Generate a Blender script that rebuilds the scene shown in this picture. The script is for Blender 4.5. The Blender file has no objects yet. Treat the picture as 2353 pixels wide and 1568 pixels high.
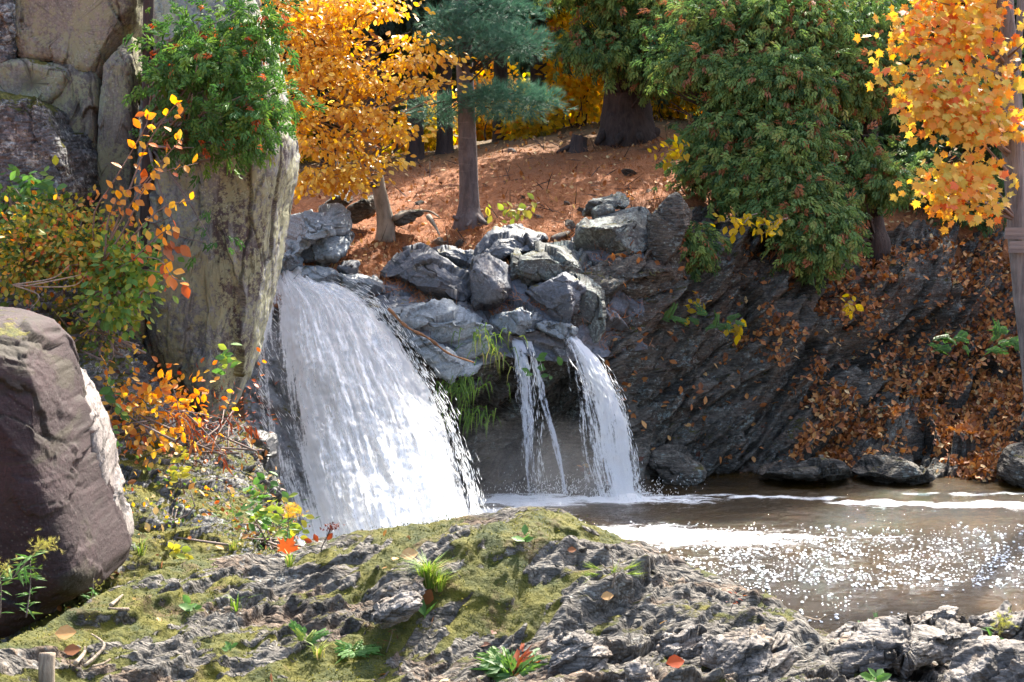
import bpy, math
import numpy as np
from mathutils import Matrix, Vector
R = math.radians
scene = bpy.context.scene
col = scene.collection

# ---------------------------------------------------------------- camera, light, exposure
CAM_Z, PITCH, FPX, CX, CY = 2.93, R(5.1), 3268.0, 1176.5, 784.0
cam_d = bpy.data.cameras.new('camera'); cam = bpy.data.objects.new('camera', cam_d); col.objects.link(cam)
cam.location = (0, 0, CAM_Z); cam.rotation_euler = (R(90) - PITCH, 0, 0)
cam_d.sensor_width = 36; cam_d.lens = 50; cam_d.clip_end = 3000; cam_d.clip_start = 0.05
cam_d.dof.use_dof = True; cam_d.dof.focus_distance = 12.0; cam_d.dof.aperture_fstop = 8
scene.camera = cam
SUN_EL, SUN_AZ = R(49), R(23)          # behind the scene, a little to the right
world = bpy.data.worlds.new('World'); scene.world = world; world.use_nodes = True
wn = world.node_tree.nodes; wl = world.node_tree.links
bg = wn['Background']; sky = wn.new('ShaderNodeTexSky'); sky.sky_type = 'NISHITA'; sky.sun_disc = False
sky.sun_elevation = SUN_EL; sky.sun_rotation = SUN_AZ; sky.air_density = 1.0; sky.dust_density = 4.5
wl.new(sky.outputs[0], bg.inputs[0]); bg.inputs[1].default_value = 0.15
sd = bpy.data.lights.new('sun', 'SUN'); sun = bpy.data.objects.new('sun', sd); col.objects.link(sun)
sd.energy = 4.6; sd.angle = R(0.53); sd.color = (1.0, 0.93, 0.82)
sv = Vector((math.sin(SUN_AZ) * math.cos(SUN_EL), math.cos(SUN_AZ) * math.cos(SUN_EL), math.sin(SUN_EL)))
sun.rotation_euler = sv.to_track_quat('Z', 'Y').to_euler(); sun.location = (6, 25, 25)
scene.view_settings.view_transform = 'Standard'; scene.view_settings.look = 'None'
scene.view_settings.exposure = 1.8; scene.view_settings.gamma = 1
scene.render.engine = 'CYCLES'
cy = scene.cycles
cy.max_bounces = 8; cy.diffuse_bounces = 3; cy.glossy_bounces = 3; cy.transmission_bounces = 5
cy.transparent_max_bounces = 12; cy.use_denoising = True; cy.sample_clamp_indirect = 4; cy.caustics_reflective = False
cy.caustics_refractive = False; cy.volume_step_rate = 4; cy.volume_max_steps = 64

# ---------------------------------------------------------------- projection of photo pixels (2353 wide) to places at distance Y
_f = np.array([0, math.cos(PITCH), -math.sin(PITCH)]); _u = np.array([0, math.sin(PITCH), math.cos(PITCH)]); _r = np.array([1.0, 0, 0])
def P(x, y, Y):
    x = np.asarray(x, float); y = np.asarray(y, float); Y = np.asarray(Y, float)
    d = _f + _r * ((x - CX) / FPX)[..., None] + _u * ((CY - y) / FPX)[..., None]
    return d * (Y / d[..., 1])[..., None] + np.array([0, 0, CAM_Z])
def px(Y): return Y / FPX               # metres per photo pixel at that distance

# ---------------------------------------------------------------- noise
def _hash(ix, iy, iz, seed):
    h = (ix.astype(np.uint32) * np.uint32(374761393) + iy.astype(np.uint32) * np.uint32(668265263)
         + iz.astype(np.uint32) * np.uint32(2147483647) + np.uint32((seed * 1274126177) & 0xffffffff))
    h = (h ^ (h >> np.uint32(13))) * np.uint32(1274126177)
    h = (h ^ (h >> np.uint32(15))) * np.uint32(2246822519)
    return (h ^ (h >> np.uint32(16))).astype(np.float32) / np.float32(4294967295.0)
def vn(p, seed=0):
    i = np.floor(p).astype(np.int64); f = (p - i).astype(np.float32); f = f * f * f * (f * (f * 6 - 15) + 10)
    i = (i & 0xffffffff)
    o = 0
    for dx in (0, 1):
        wx = f[..., 0] if dx else 1 - f[..., 0]
        for dy in (0, 1):
            wy = f[..., 1] if dy else 1 - f[..., 1]
            for dz in (0, 1):
                wz = f[..., 2] if dz else 1 - f[..., 2]
                o = o + wx * wy * wz * _hash(i[..., 0] + dx, i[..., 1] + dy, i[..., 2] + dz, seed)
    return o * 2 - 1
def fbm(p, o=4, seed=0, g=0.5):
    s = 0; a = 1; t = 0
    for k in range(o):
        s = s + a * vn(p * (2.03 ** k) + 17.3 * k, seed + k); t += a; a *= g
    return s / t
def ridged(p, o=4, seed=0):
    s = 0; a = 1; t = 0
    for k in range(o):
        s = s + a * (1 - 2 * np.abs(vn(p * (2.03 ** k) + 11.1 * k, seed + k))); t += a; a *= 0.5
    return s / t
def voro(p, seed=0):
    """F1, F2, random number of the cell, offset from the cell's point"""
    i = np.floor(p).astype(np.int64)
    f1 = np.full(p.shape[:-1], 9.0); f2 = f1.copy(); idr = f1.copy(); off = np.zeros_like(p)
    zr = (-1, 0, 1) if np.ptp(p[..., 2]) > 1e-6 else (0,)
    for dx in (-1, 0, 1):
        for dy in (-1, 0, 1):
            for dz in zr:
                c = (i + np.array([dx, dy, dz])); m = c & 0xffffffff
                jx = _hash(m[..., 0], m[..., 1], m[..., 2], seed); jy = _hash(m[..., 0], m[..., 1], m[..., 2], seed + 7)
                jz = _hash(m[..., 0], m[..., 1], m[..., 2], seed + 13) if len(zr) > 1 else 0 * jx
                v = p - (c + np.stack([jx, jy, jz], -1)); d = np.sqrt((v ** 2).sum(-1))
                near = d < f1
                f2 = np.where(near, f1, np.minimum(f2, d)); f1 = np.where(near, d, f1)
                idr = np.where(near, _hash(m[..., 0], m[..., 1], m[..., 2], seed + 31), idr)
                off = np.where(near[..., None], v, off)
    return f1, f2, idr, off
def unit(v): return v / (np.linalg.norm(v, axis=-1, keepdims=True) + 1e-12)
def sstep(a, b, x):
    t = np.clip((x - a) / (b - a), 0, 1); return t * t * (3 - 2 * t)

def rockdisp(p, n, size=1.0, seed=0, layer=1.0, block=1.0, stretch=4.0, fine=1.0):
    """displacement, crack mask and cell number of jointed, layered rock; n = normal of its layers"""
    n = unit(np.array(n, float)); a = unit(np.cross(n, [0.2, 0.1, 1.0])); b = np.cross(n, a)
    q = np.stack([p @ n * stretch, p @ a, p @ b], -1) / size
    w = np.stack([fbm(q * .6, 2, seed + 90), fbm(q * .6 + 9, 2, seed + 91), fbm(q * .6 + 5, 2, seed + 92)], -1) * .5
    q = q + w
    wf = np.stack([fbm(q * 3.1, 3, seed + 95, .6), fbm(q * 3.1 + 9, 3, seed + 96, .6), fbm(q * 3.1 + 5, 3, seed + 97, .6)], -1) * .16
    q = q + wf
    d = 0.055 * layer * ridged(q * 1.1, 5, seed)
    crack = 0; cell = 0
    for k, (sc, A, B) in enumerate(((1.0, .10, .30), (2.3, .035, .17), (5.1, .014, .10))):
        f1, f2, c, off = voro(q * np.array([1.0, .8, .8]) * sc, seed + 5 + 10 * k); off = off / sc
        t = [((c * m) % 1 - .5) for m in (7.31, 13.7, 29.3)]
        d = d + block * (A * (c - .5) + B * (t[0] * off[..., 0] + t[1] * off[..., 1] + t[2] * off[..., 2]))
        cr = (1 - sstep(0.0, 0.045, f2 - f1)) * ((c * 5.3 % 1) < .6) * (1, .6, .3)[k]; crack = np.maximum(crack, cr); cell = cell + c * (.5, .3, .2)[k]
        if k == 0: d = d - .03 * block * cr
    d = d + .016 * layer * fbm(q * 8, 4, seed + 3, .65) + .014 * fine * fbm(p / size * 16, 4, seed + 4, .65)
    return d * size, crack, cell

# ---------------------------------------------------------------- mesh helpers
def mesh_np(name, V, F, attrs=None, smooth=True, uv=None):
    V = np.asarray(V, np.float32).reshape(-1, 3); F = np.asarray(F, np.int32)
    me = bpy.data.meshes.new(name); k = F.shape[1]
    me.vertices.add(len(V)); me.vertices.foreach_set('co', V.ravel())
    me.loops.add(F.size); me.loops.foreach_set('vertex_index', F.ravel())
    me.polygons.add(len(F)); me.polygons.foreach_set('loop_start', np.arange(0, F.size, k, dtype=np.int32))
    me.polygons.foreach_set('loop_total', np.full(len(F), k, np.int32))
    me.polygons.foreach_set('use_smooth', np.full(len(F), smooth))
    for an, av in (attrs or {}).items():
        a = me.attributes.new(an, 'FLOAT', 'POINT'); a.data.foreach_set('value', np.asarray(av, np.float32).ravel())
    if uv is not None:
        l = me.uv_layers.new(name='UVMap'); l.data.foreach_set('uv', np.asarray(uv, np.float32)[F.ravel()].ravel())
    me.update(); return me
class MB:
    """collects pieces of one mesh: triangles with a tint each"""
    def __init__(s): s.v = []; s.f = []; s.t = []; s.n = 0
    def add(s, V, F, tint=0.5):
        V = np.asarray(V, np.float32).reshape(-1, 3); F = np.asarray(F, np.int64)
        if F.shape[1] == 4: F = np.concatenate([F[:, [0, 1, 2]], F[:, [0, 2, 3]]])
        s.v.append(V); s.f.append(F + s.n); s.n += len(V)
        s.t.append(np.broadcast_to(np.asarray(tint, np.float32), (len(V),)))
    def mesh(s, name, origin=(0, 0, 0), smooth=True):
        return mesh_np(name, np.concatenate(s.v) - np.array(origin, np.float32), np.concatenate(s.f), {'tint': np.concatenate(s.t)}, smooth)
def link(name, me, m, parent=None, loc=(0, 0, 0)):
    o = bpy.data.objects.new(name, me)
    if m is not None and me is not None and len(me.materials) == 0: me.materials.append(m)
    col.objects.link(o); o.location = loc
    if parent is not None: o.parent = parent
    return o
def tag(o, label=None, cat=None, group=None, kind=None):
    if label: o['label'] = label
    if cat: o['category'] = cat
    if group: o['group'] = group
    if kind: o['kind'] = kind
    return o
def thing(name, loc, label, cat, group=None):
    o = bpy.data.objects.new(name, None); o.empty_display_size = .1; col.objects.link(o); o.location = tuple(loc)
    return tag(o, label, cat, group)
def part(name, mb, m, root, smooth=True, stuff=False):
    """mesh in world coordinates, made a child of root"""
    me = mb.mesh(name, tuple(root.location), smooth); o = link(name, me, m, root)
    if stuff: o['kind'] = 'stuff'
    return o
def solo(name, mb, m, label, cat, group=None, smooth=True, kind=None):
    V = np.concatenate(mb.v); o0 = np.array([V[:, 0].mean(), V[:, 1].mean(), V[:, 2].min()])
    o = link(name, mb.mesh(name, o0, smooth), m, None, tuple(o0)); return tag(o, label, cat, group, kind)
def tube(mb, pts, rad, k=8, tint=.5, rough=0.0, seed=0):
    pts = np.asarray(pts, float); n = len(pts); rad = np.broadcast_to(np.asarray(rad, float), (n,))
    t = unit(np.gradient(pts, axis=0)); ref = np.array([1.0, 0.13, 0.07]) if abs(t[0, 0]) < .8 else np.array([0.1, 1.0, 0])
    a = unit(np.cross(t, ref)); b = np.cross(t, a); th = np.arange(k) * 2 * math.pi / k
    V = pts[:, None] + rad[:, None, None] * (np.cos(th)[None, :, None] * a[:, None] + np.sin(th)[None, :, None] * b[:, None])
    if rough:
        dn = fbm(V * np.array([14, 14, 3.0]), 3, seed) * rough
        V = V + unit(V - pts[:, None]) * (dn * rad[:, None])[..., None]
    V = np.concatenate([V.reshape(-1, 3), pts[:1], pts[-1:]])
    i = np.arange(n - 1)[:, None] * k; j = np.arange(k)[None]; j2 = (j + 1) % k
    F = np.stack([i + j, i + j2, i + k + j2, i + k + j], -1).reshape(-1, 4)
    F = np.concatenate([F[:, [0, 1, 2]], F[:, [0, 2, 3]]])
    jj = np.arange(k); c0 = n * k
    F = np.concatenate([F, np.stack([jj * 0 + c0, (jj + 1) % k, jj], -1), np.stack([jj * 0 + c0 + 1, (n - 1) * k + jj, (n - 1) * k + (jj + 1) % k], -1)])
    mb.add(V, F, tint)
def smoothline(pts, n):
    pts = np.asarray(pts, float); k = len(pts); u = np.linspace(0, k - 1, n); return catmull(pts, u)
def catmull(c, u):
    """Catmull-Rom along axis 0 of c at parameters u"""
    k = len(c); i = np.clip(np.floor(u).astype(int), 0, k - 2); t = (u - i).reshape((-1,) + (1,) * (c.ndim - 1))
    p0 = c[np.maximum(i - 1, 0)]; p1 = c[i]; p2 = c[i + 1]; p3 = c[np.minimum(i + 2, k - 1)]
    p0 = np.where((i == 0).reshape(t.shape), 2 * p1 - p2, p0); p3 = np.where((i == k - 2).reshape(t.shape), 2 * p2 - p1, p3)
    return .5 * ((2 * p1) + (-p0 + p2) * t + (2 * p0 - 5 * p1 + 4 * p2 - p3) * t ** 2 + (-p0 + 3 * p1 - 3 * p2 + p3) * t ** 3)
def grid_faces(nu, nv, wrap=False):
    i = np.arange(nu - 1)[:, None]; j = np.arange(nv if wrap else nv - 1)[None]; j2 = (j + 1) % nv
    return np.stack([i * nv + j, i * nv + j2, (i + 1) * nv + j2, (i + 1) * nv + j], -1).reshape(-1, 4)
def surf(ctrl, nu, nv):
    """smooth sheet through a table of 3-D points"""
    g = catmull(np.asarray(ctrl, float), np.linspace(0, len(ctrl) - 1, nu))
    return catmull(g.transpose(1, 0, 2), np.linspace(0, g.shape[1] - 1, nv)).transpose(1, 0, 2)
def gnormal(g, wrap=False):
    du = np.gradient(g, axis=0)
    dv = (np.roll(g, -1, 1) - np.roll(g, 1, 1)) / 2 if wrap else np.gradient(g, axis=1)
    return unit(np.cross(du, dv))
def smoothmax(a, b, k): return .5 * (a + b + np.sqrt((a - b) ** 2 + k * k))

# ---------------------------------------------------------------- materials
class NT:
    def __init__(s, name):
        s.m = bpy.data.materials.new(name); s.m.use_nodes = True; s.t = s.m.node_tree; s.t.nodes.clear()
        s.out = s.n('ShaderNodeOutputMaterial')
    def n(s, t, **kw):
        nd = s.t.nodes.new(t)
        for k, v in kw.items():
            if k.startswith('i_'):
                key = k[2:]; key = int(key) if key.isdigit() else key
                nd.inputs[key].default_value = v
            else: setattr(nd, k, v)
        return nd
    def l(s, a, b): s.t.links.new(a, b)
    def coord(s, rot=(0, 0, 0), scale=(1, 1, 1), src='Object'):
        tc = s.n('ShaderNodeTexCoord'); mp = s.n('ShaderNodeMapping'); mp.inputs['Rotation'].default_value = rot; mp.inputs['Scale'].default_value = scale
        s.l(tc.outputs[src], mp.inputs[0]); return mp.outputs[0]
    def noise(s, co, sc, det=6, rough=.55, dist=0):
        nd = s.n('ShaderNodeTexNoise'); nd.inputs['Scale'].default_value = sc; nd.inputs['Detail'].default_value = det
        nd.inputs['Roughness'].default_value = rough; nd.inputs['Distortion'].default_value = dist; s.l(co, nd.inputs['Vector']); return nd.outputs['Fac']
    def ramp(s, fac, stops):
        nd = s.n('ShaderNodeValToRGB'); e = nd.color_ramp.elements
        while len(e) < len(stops): e.new(.5)
        for k, (p, c) in enumerate(stops):
            e[k].position = p; e[k].color = (c, c, c, 1) if not isinstance(c, tuple) else (*c, 1)
        s.l(fac, nd.inputs[0]); return nd.outputs[0]
    def math(s, op, a, b=None, clamp=False):
        nd = s.n('ShaderNodeMath', operation=op, use_clamp=clamp)
        for k, v in enumerate((a, b)):
            if v is None: continue
            if isinstance(v, (int, float)): nd.inputs[k].default_value = v
            else: s.l(v, nd.inputs[k])
        return nd.outputs[0]
    def mix(s, f, a, b):
        nd = s.n('ShaderNodeMix', data_type='RGBA')
        for k, v in ((0, f), (6, a), (7, b)):
            if isinstance(v, (int, float)): nd.inputs[k].default_value = v
            elif isinstance(v, tuple): nd.inputs[k].default_value = (*v, 1)
            else: s.l(v, nd.inputs[k])
        return nd.outputs[2]
    def attr(s, name):
        nd = s.n('ShaderNodeAttribute'); nd.attribute_name = name; return nd.outputs['Fac']
def rock_mat(name, c1, c2, c3, rot=(0, 0, 0), stretch=(1, 1, 1), lichen=None, lich_amt=.0, moss=None, moss_amt=0., moss_up=.5,
             rough=.85, bump=.5, spots=0.0, spot_col=(.5, .5, .42), scale=1.0, dirt=(.03, .025, .018), stain=None, stain_amt=0.0, wetvar=0.0, gravel=0.0):
    t = NT(name); co = t.coord(); cs = t.coord(rot, stretch)
    n1 = t.noise(cs, 1.7 * scale, 8, .62, .4); n2 = t.noise(cs, 9 * scale, 8, .7, .3); n3 = t.noise(co, 45 * scale, 6, .7)
    c = t.mix(t.ramp(n1, [(.34, 0.), (.64, 1.)]), c1, c2)
    c = t.mix(t.ramp(n2, [(.42, 0.), (.66, .85)]), c, c3)
    cell = t.attr('cell'); c = t.mix(t.math('MULTIPLY', cell, .35), c, c2)
    hv = t.n('ShaderNodeHueSaturation'); t.l(c, hv.inputs['Color']); t.l(t.math('MULTIPLY_ADD', n3, 1.0), hv.inputs['Value'])
    hv.inputs['Value'].default_value = 1
    t.t.nodes.remove(hv.inputs['Value'].links[0].from_node)
    vv = t.n('ShaderNodeMapRange', i_1=.3, i_2=.7, i_3=.55, i_4=1.4); t.l(n3, vv.inputs[0]); t.l(vv.outputs[0], hv.inputs['Value']); c = hv.outputs[0]
    if stain:
        ns = t.noise(cs, .9 * scale, 5, .6, .6); c = t.mix(t.math('MULTIPLY', t.ramp(ns, [(.53, 0.), (.59, 1.)]), stain_amt), c, stain)
    if lichen:
        nl = t.noise(co, 3.2 * scale, 8, .75, .2); nl2 = t.noise(co, 26 * scale, 5, .75)
        a = t.ramp(t.math('ADD', t.math('MULTIPLY', nl, .5), t.math('MULTIPLY', nl2, .5)), [(.60 - lich_amt * .22, 0.), (.64 - lich_amt * .2, 1.)])
        c = t.mix(t.math('MULTIPLY', a, .85), c, lichen)
    if spots:
        v = t.n('ShaderNodeTexVoronoi', i_Scale=38 * scale); t.l(co, v.inputs['Vector']); ns = t.noise(co, 2.3 * scale, 4, .6)
        a = t.math('MULTIPLY', t.ramp(v.outputs['Distance'], [(.16, 1.), (.30, 0.)]), t.ramp(ns, [(.42, 0.), (.6, 1.)])); c = t.mix(t.math('MULTIPLY', a, spots), c, spot_col)
    c = t.mix(t.math('MULTIPLY', t.attr('crack'), .8), c, dirt)
    rg = rough; h = t.math('ADD', t.math('MULTIPLY', n2, .6), t.math('MULTIPLY', n3, .35))
    if gravel:
        dn = t.n('ShaderNodeTexNoise', i_Scale=7.0, i_Detail=4.0); t.l(cs, dn.inputs['Vector']); mv = t.n('ShaderNodeMix', data_type='VECTOR'); mv.inputs[0].default_value = .08; t.l(cs, mv.inputs[4]); t.l(dn.outputs['Color'], mv.inputs[5])
        v1 = t.n('ShaderNodeTexVoronoi', i_Scale=9.0); v2 = t.n('ShaderNodeTexVoronoi', i_Scale=24.0); t.l(mv.outputs[1], v1.inputs['Vector']); t.l(mv.outputs[1], v2.inputs['Vector'])
        sc1 = t.n('ShaderNodeSeparateColor'); t.l(v1.outputs['Color'], sc1.inputs[0]); sc2 = t.n('ShaderNodeSeparateColor'); t.l(v2.outputs['Color'], sc2.inputs[0])
        h = t.math('ADD', h, t.math('MULTIPLY', t.math('ADD', t.math('SUBTRACT', t.math('MULTIPLY', sc1.outputs[0], .9), t.math('MULTIPLY', v1.outputs['Distance'], 1.6)), t.math('SUBTRACT', t.math('MULTIPLY', sc2.outputs[0], .5), t.math('MULTIPLY', v2.outputs['Distance'], .8))), gravel))
        hv2 = t.n('ShaderNodeHueSaturation', i_Saturation=.9); t.l(c, hv2.inputs['Color']); mr2 = t.n('ShaderNodeMapRange', i_3=.45, i_4=1.7); t.l(t.math('ADD', t.math('MULTIPLY', sc1.outputs[1], .45), t.math('MULTIPLY', sc2.outputs[1], .55)), mr2.inputs[0]); t.l(mr2.outputs[0], hv2.inputs['Value']); c = hv2.outputs[0]
    if moss:
        g = t.n('ShaderNodeNewGeometry'); sp = t.n('ShaderNodeSeparateXYZ'); t.l(g.outputs['Normal'], sp.inputs[0])
        nm = t.noise(cs, 2.1 * scale, 7, .68, .3); nm2 = t.noise(co, 30, 5, .7)
        s_ = t.math('ADD', t.math('ADD', t.math('MULTIPLY', sp.outputs[2], moss_up), t.math('MULTIPLY', t.attr('mossy'), .42)), t.math('ADD', t.math('MULTIPLY', nm, 1.5), t.math('MULTIPLY', nm2, .35)))
        am = t.ramp(t.math('MULTIPLY', t.math('SUBTRACT', s_, 1.0), .9, True), [(.40 - moss_amt * .35, 0.), (.47 - moss_amt * .33, 1.)])
        mc = t.mix(t.ramp(t.noise(co, 5, 6, .7), [(.35, 0.), (.65, 1.)]), tuple(x * .7 for x in moss), tuple(x * y for x, y in zip(moss, (2.9, 1.75, .8)))); mc = t.mix(t.ramp(t.noise(co, 3.1, 6, .72), [(.56, 0.), (.66, .85)]), mc, (.095, .055, .018))
        c = t.mix(am, c, mc); h = t.math('ADD', t.math('MULTIPLY', h, t.math('SUBTRACT', 1.0, t.math('MULTIPLY', am, .85))), t.math('MULTIPLY', am, t.math('ADD', t.math('MULTIPLY', nm2, .9), .35)))
    b = t.n('ShaderNodeBump', i_Strength=bump, i_Distance=.035 / scale); t.l(h, b.inputs['Height'])
    p = t.n('ShaderNodeBsdfPrincipled', i_Roughness=rough); t.l(c, p.inputs['Base Color']); t.l(b.outputs[0], p.inputs['Normal'])
    if wetvar:
        t.l(t.ramp(n1, [(.35, rough), (.65, max(.18, rough - wetvar))]), p.inputs['Roughness'])
    p.inputs['Specular IOR Level'].default_value = .45
    t.l(p.outputs[0], t.out.inputs[0]); return t.m
def leaf_mat(name, stops, trans=.45, rough=.5, spec=.35):
    t = NT(name); tn = t.attr('tint'); n = t.noise(t.coord(), 6, 4)
    f = t.math('ADD', tn, t.math('MULTIPLY', t.math('SUBTRACT', n, .5), .22), True)
    c = t.ramp(f, stops)
    p = t.n('ShaderNodeBsdfPrincipled', i_Roughness=rough); p.inputs['Specular IOR Level'].default_value = spec; t.l(c, p.inputs['Base Color'])
    tr = t.n('ShaderNodeBsdfTranslucent'); gm = t.n('ShaderNodeHueSaturation', i_Saturation=1.1, i_Value=1.25); t.l(c, gm.inputs['Color']); t.l(gm.outputs[0], tr.inputs[0])
    mx = t.n('ShaderNodeMixShader', i_0=trans); t.l(p.outputs[0], mx.inputs[1]); t.l(tr.outputs[0], mx.inputs[2]); t.l(mx.outputs[0], t.out.inputs[0]); return t.m
def bark_mat(name, c1, c2, sc=(1, 1, .12), k=22, bump=.8, rings=False):
    t = NT(name); co = t.coord((0, 0, 0), sc); n = t.noise(co, k, 8, .7, .5); n2 = t.noise(t.coord(), 3, 5)
    c = t.mix(t.ramp(n, [(.36, 0.), (.64, 1.)]), c1, c2); c = t.mix(t.ramp(n2, [(.5, 0.), (.7, .6)]), c, tuple(x * 1.3 for x in c2))
    h = n
    if rings:
        n3 = t.noise(t.coord((0, 0, 0), (.25, .25, 3)), 9, 4, .6); c = t.mix(t.ramp(n3, [(.6, 0.), (.7, .45)]), c, tuple(min(1, x * 1.9) for x in c2))
    b = t.n('ShaderNodeBump', i_Strength=bump, i_Distance=.03); t.l(h, b.inputs['Height'])
    p = t.n('ShaderNodeBsdfPrincipled', i_Roughness=.9); t.l(c, p.inputs['Base Color']); t.l(b.outputs[0], p.inputs['Normal']); t.l(p.outputs[0], t.out.inputs[0]); return t.m

M = {}
M['fg'] = rock_mat('foreground_rock', (.020, .017, .014), (.19, .172, .145), (.08, .068, .056), rot=(0, 0, R(-55)), stretch=(.8, 3.2, 2.2),
                   moss=(.042, .062, .005), moss_amt=.40, moss_up=.32, bump=1.0, gravel=.8, spots=.25, lichen=(.30, .30, .27), lich_amt=.16, stain=(.13, .07, .03), stain_amt=.6)
M['ledge'] = rock_mat('ledge_rock', (.07, .062, .055), (.28, .25, .22), (.17, .145, .12), rot=(0, R(35), R(-40)), stretch=(.8, 1.2, 4),
                      moss=(.08, .09, .012), moss_amt=.12, moss_up=.3, gravel=.5, bump=.8, spots=.15, stain=(.24, .14, .06), stain_amt=.5)
M['pillar'] = rock_mat('pillar_rock', (.13, .135, .14), (.27, .275, .27), (.10, .097, .097), stretch=(1.9, 1.9, .4), lichen=(.29, .29, .17), lich_amt=.62,
                       bump=.35, spots=.5, spot_col=(.5, .5, .42), stain=(.055, .035, .035), stain_amt=.9, rough=.8)
M['cliff_l'] = rock_mat('left_cliff_rock', (.15, .13, .105), (.29, .26, .20), (.14, .135, .125), rot=(0, R(-8), 0), stretch=(2.2, 2.2, .5), lichen=(.27, .27, .15), lich_amt=.5,
                        bump=.5, spots=.4, stain=(.07, .055, .05), stain_amt=.6, moss=(.06, .075, .012), moss_amt=.05, moss_up=.5)
M['bank'] = rock_mat('mossy_bank_rock', (.05, .047, .047), (.17, .165, .165), (.10, .095, .09), stretch=(1, 1, 2), lichen=(.42, .43, .38), lich_amt=.35,
                     moss=(.05, .07, .008), moss_amt=.62, moss_up=.5, gravel=.7, bump=.9)
M['brown'] = rock_mat('brown_boulder_rock', (.016, .007, .008), (.046, .025, .027), (.027, .014, .015), rot=(0, R(40), 0), stretch=(.7, 1, 2.6),
                      moss=(.06, .08, .010), moss_amt=.10, moss_up=.38, bump=.6, spots=.1, stain=(.05, .045, .025), stain_amt=.6, scale=1.1, rough=.82)
M['pale'] = rock_mat('painted_sun_edge_rock', (.24, .205, .19), (.42, .38, .35), (.15, .12, .105), rot=(0, R(-14), 0), stretch=(4, 4, .6), bump=.8, scale=1.6)  # sunlight on the brown boulder's edge, put into a pale rock colour
M['grey'] = rock_mat('grey_boulder_rock', (.045, .050, .060), (.155, .17, .195), (.085, .092, .108), rot=(0, R(30), 0), stretch=(.9, 1, 3), lichen=(.3, .31, .28), lich_amt=.12,
                     bump=.45, rough=.6, moss=(.07, .08, .015), moss_amt=-.1, moss_up=.5, stain=(.15, .10, .06), stain_amt=.3)
M['slab'] = rock_mat('pale_slab_rock', (.12, .14, .155), (.32, .36, .38), (.19, .215, .23), rot=(0, R(15), 0), stretch=(.8, 1, 5), bump=.5, rough=.7)
M['wet'] = rock_mat('wet_ledge_rock', (.10, .12, .14), (.24, .28, .31), (.15, .18, .20), rot=(0, R(30), 0), stretch=(.9, 1, 4), bump=.6, rough=.32, moss=(.06, .07, .015), moss_amt=-.05)
M['lichen'] = rock_mat('lichened_rock', (.055, .06, .058), (.14, .145, .135), (.09, .09, .082), rot=(0, R(-45), 0), stretch=(1, 1, 2.5), lichen=(.26, .30, .27), lich_amt=.45,
                       moss=(.05, .065, .012), moss_amt=.12, moss_up=.4, bump=.7)
M['cliff_r'] = rock_mat('dark_cliff_rock', (.028, .023, .017), (.125, .112, .090), (.068, .057, .044), rot=(0, R(-48), 0), stretch=(.8, 1, 3.6), lichen=(.19, .23, .215), lich_amt=.28,
                        moss=(.035, .05, .010), moss_amt=.22, moss_up=.4, gravel=.5, bump=.9, stain=(.085, .05, .03), stain_amt=.55)
M['underfall'] = rock_mat('rock_under_water', (.08, .085, .085), (.24, .25, .27), (.14, .15, .16), stretch=(1, 1, .6), moss=(.05, .06, .01), moss_amt=.05, bump=.8, rough=.3)
M['wetdark'] = rock_mat('wet_dark_rock', (.02, .02, .022), (.06, .062, .068), (.035, .035, .036), stretch=(1, 1, .6), moss=(.03, .045, .01), moss_amt=-.02, bump=.8, rough=.35)
def litter_mat():
    t = NT('pine_needle_litter'); co = t.coord(); n1 = t.noise(co, 1.1, 6, .6); n2 = t.noise(t.coord((0, 0, .4), (1, 2.2, 1)), 14, 8, .75, .8); n3 = t.noise(co, 60, 4, .7)
    c = t.mix(t.ramp(n2, [(.35, 0.), (.65, 1.)]), (.19, .058, .016), (.43, .155, .045)); c = t.mix(t.ramp(n1, [(.5, 0.), (.72, .55)]), c, (.12, .06, .03))
    c = t.mix(t.ramp(n3, [(.55, 0.), (.7, .7)]), c, (.46, .24, .12))
    d = t.attr('crack'); c = t.mix(d, c, (.12, .085, .03))
    b = t.n('ShaderNodeBump', i_Strength=.8, i_Distance=.04); t.l(t.math('ADD', n2, n3), b.inputs['Height'])
    p = t.n('ShaderNodeBsdfPrincipled', i_Roughness=.9); t.l(c, p.inputs['Base Color']); t.l(b.outputs[0], p.inputs['Normal']); t.l(p.outputs[0], t.out.inputs[0]); return t.m
M['litter'] = litter_mat()
M['needle'] = leaf_mat('dry_needles', [(0., (.14, .05, .02)), (.5, (.36, .13, .045)), (1., (.55, .27, .12))], .1, .7)
M['fallen'] = leaf_mat('fallen_leaf', [(0., (.10, .04, .025)), (.35, (.28, .10, .03)), (.6, (.42, .17, .05)), (.85, (.52, .28, .10)), (1., (.62, .45, .22))], .15, .6)
M['beech'] = leaf_mat('orange_beech_leaf', [(0., (.36, .15, .03)), (.3, (.60, .31, .04)), (.65, (.74, .45, .055)), (1., (.82, .62, .16))], .42, .42)
M['maple'] = leaf_mat('gold_maple_leaf', [(0., (.62, .10, .04)), (.2, (.74, .22, .05)), (.42, (.72, .37, .07)), (.75, (.66, .46, .09)), (1., (.50, .43, .08))], .36, .55)
M['cedar'] = leaf_mat('cedar_spray', [(0., (.034, .085, .03)), (.55, (.115, .215, .062)), (.80, (.23, .33, .09)), (.86, (.26, .11, .05)), (1., (.38, .17, .08))], .3, .6)
M['cedar_near'] = leaf_mat('near_cedar_spray', [(0., (.035, .10, .025)), (.5, (.07, .17, .04)), (.82, (.16, .27, .05)), (.87, (.42, .10, .04)), (1., (.56, .16, .06))], .35, .55)
M['dark'] = leaf_mat('dark_conifer_spray', [(0., (.010, .022, .012)), (.6, (.022, .048, .022)), (1., (.05, .085, .03))], .2, .7)
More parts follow.
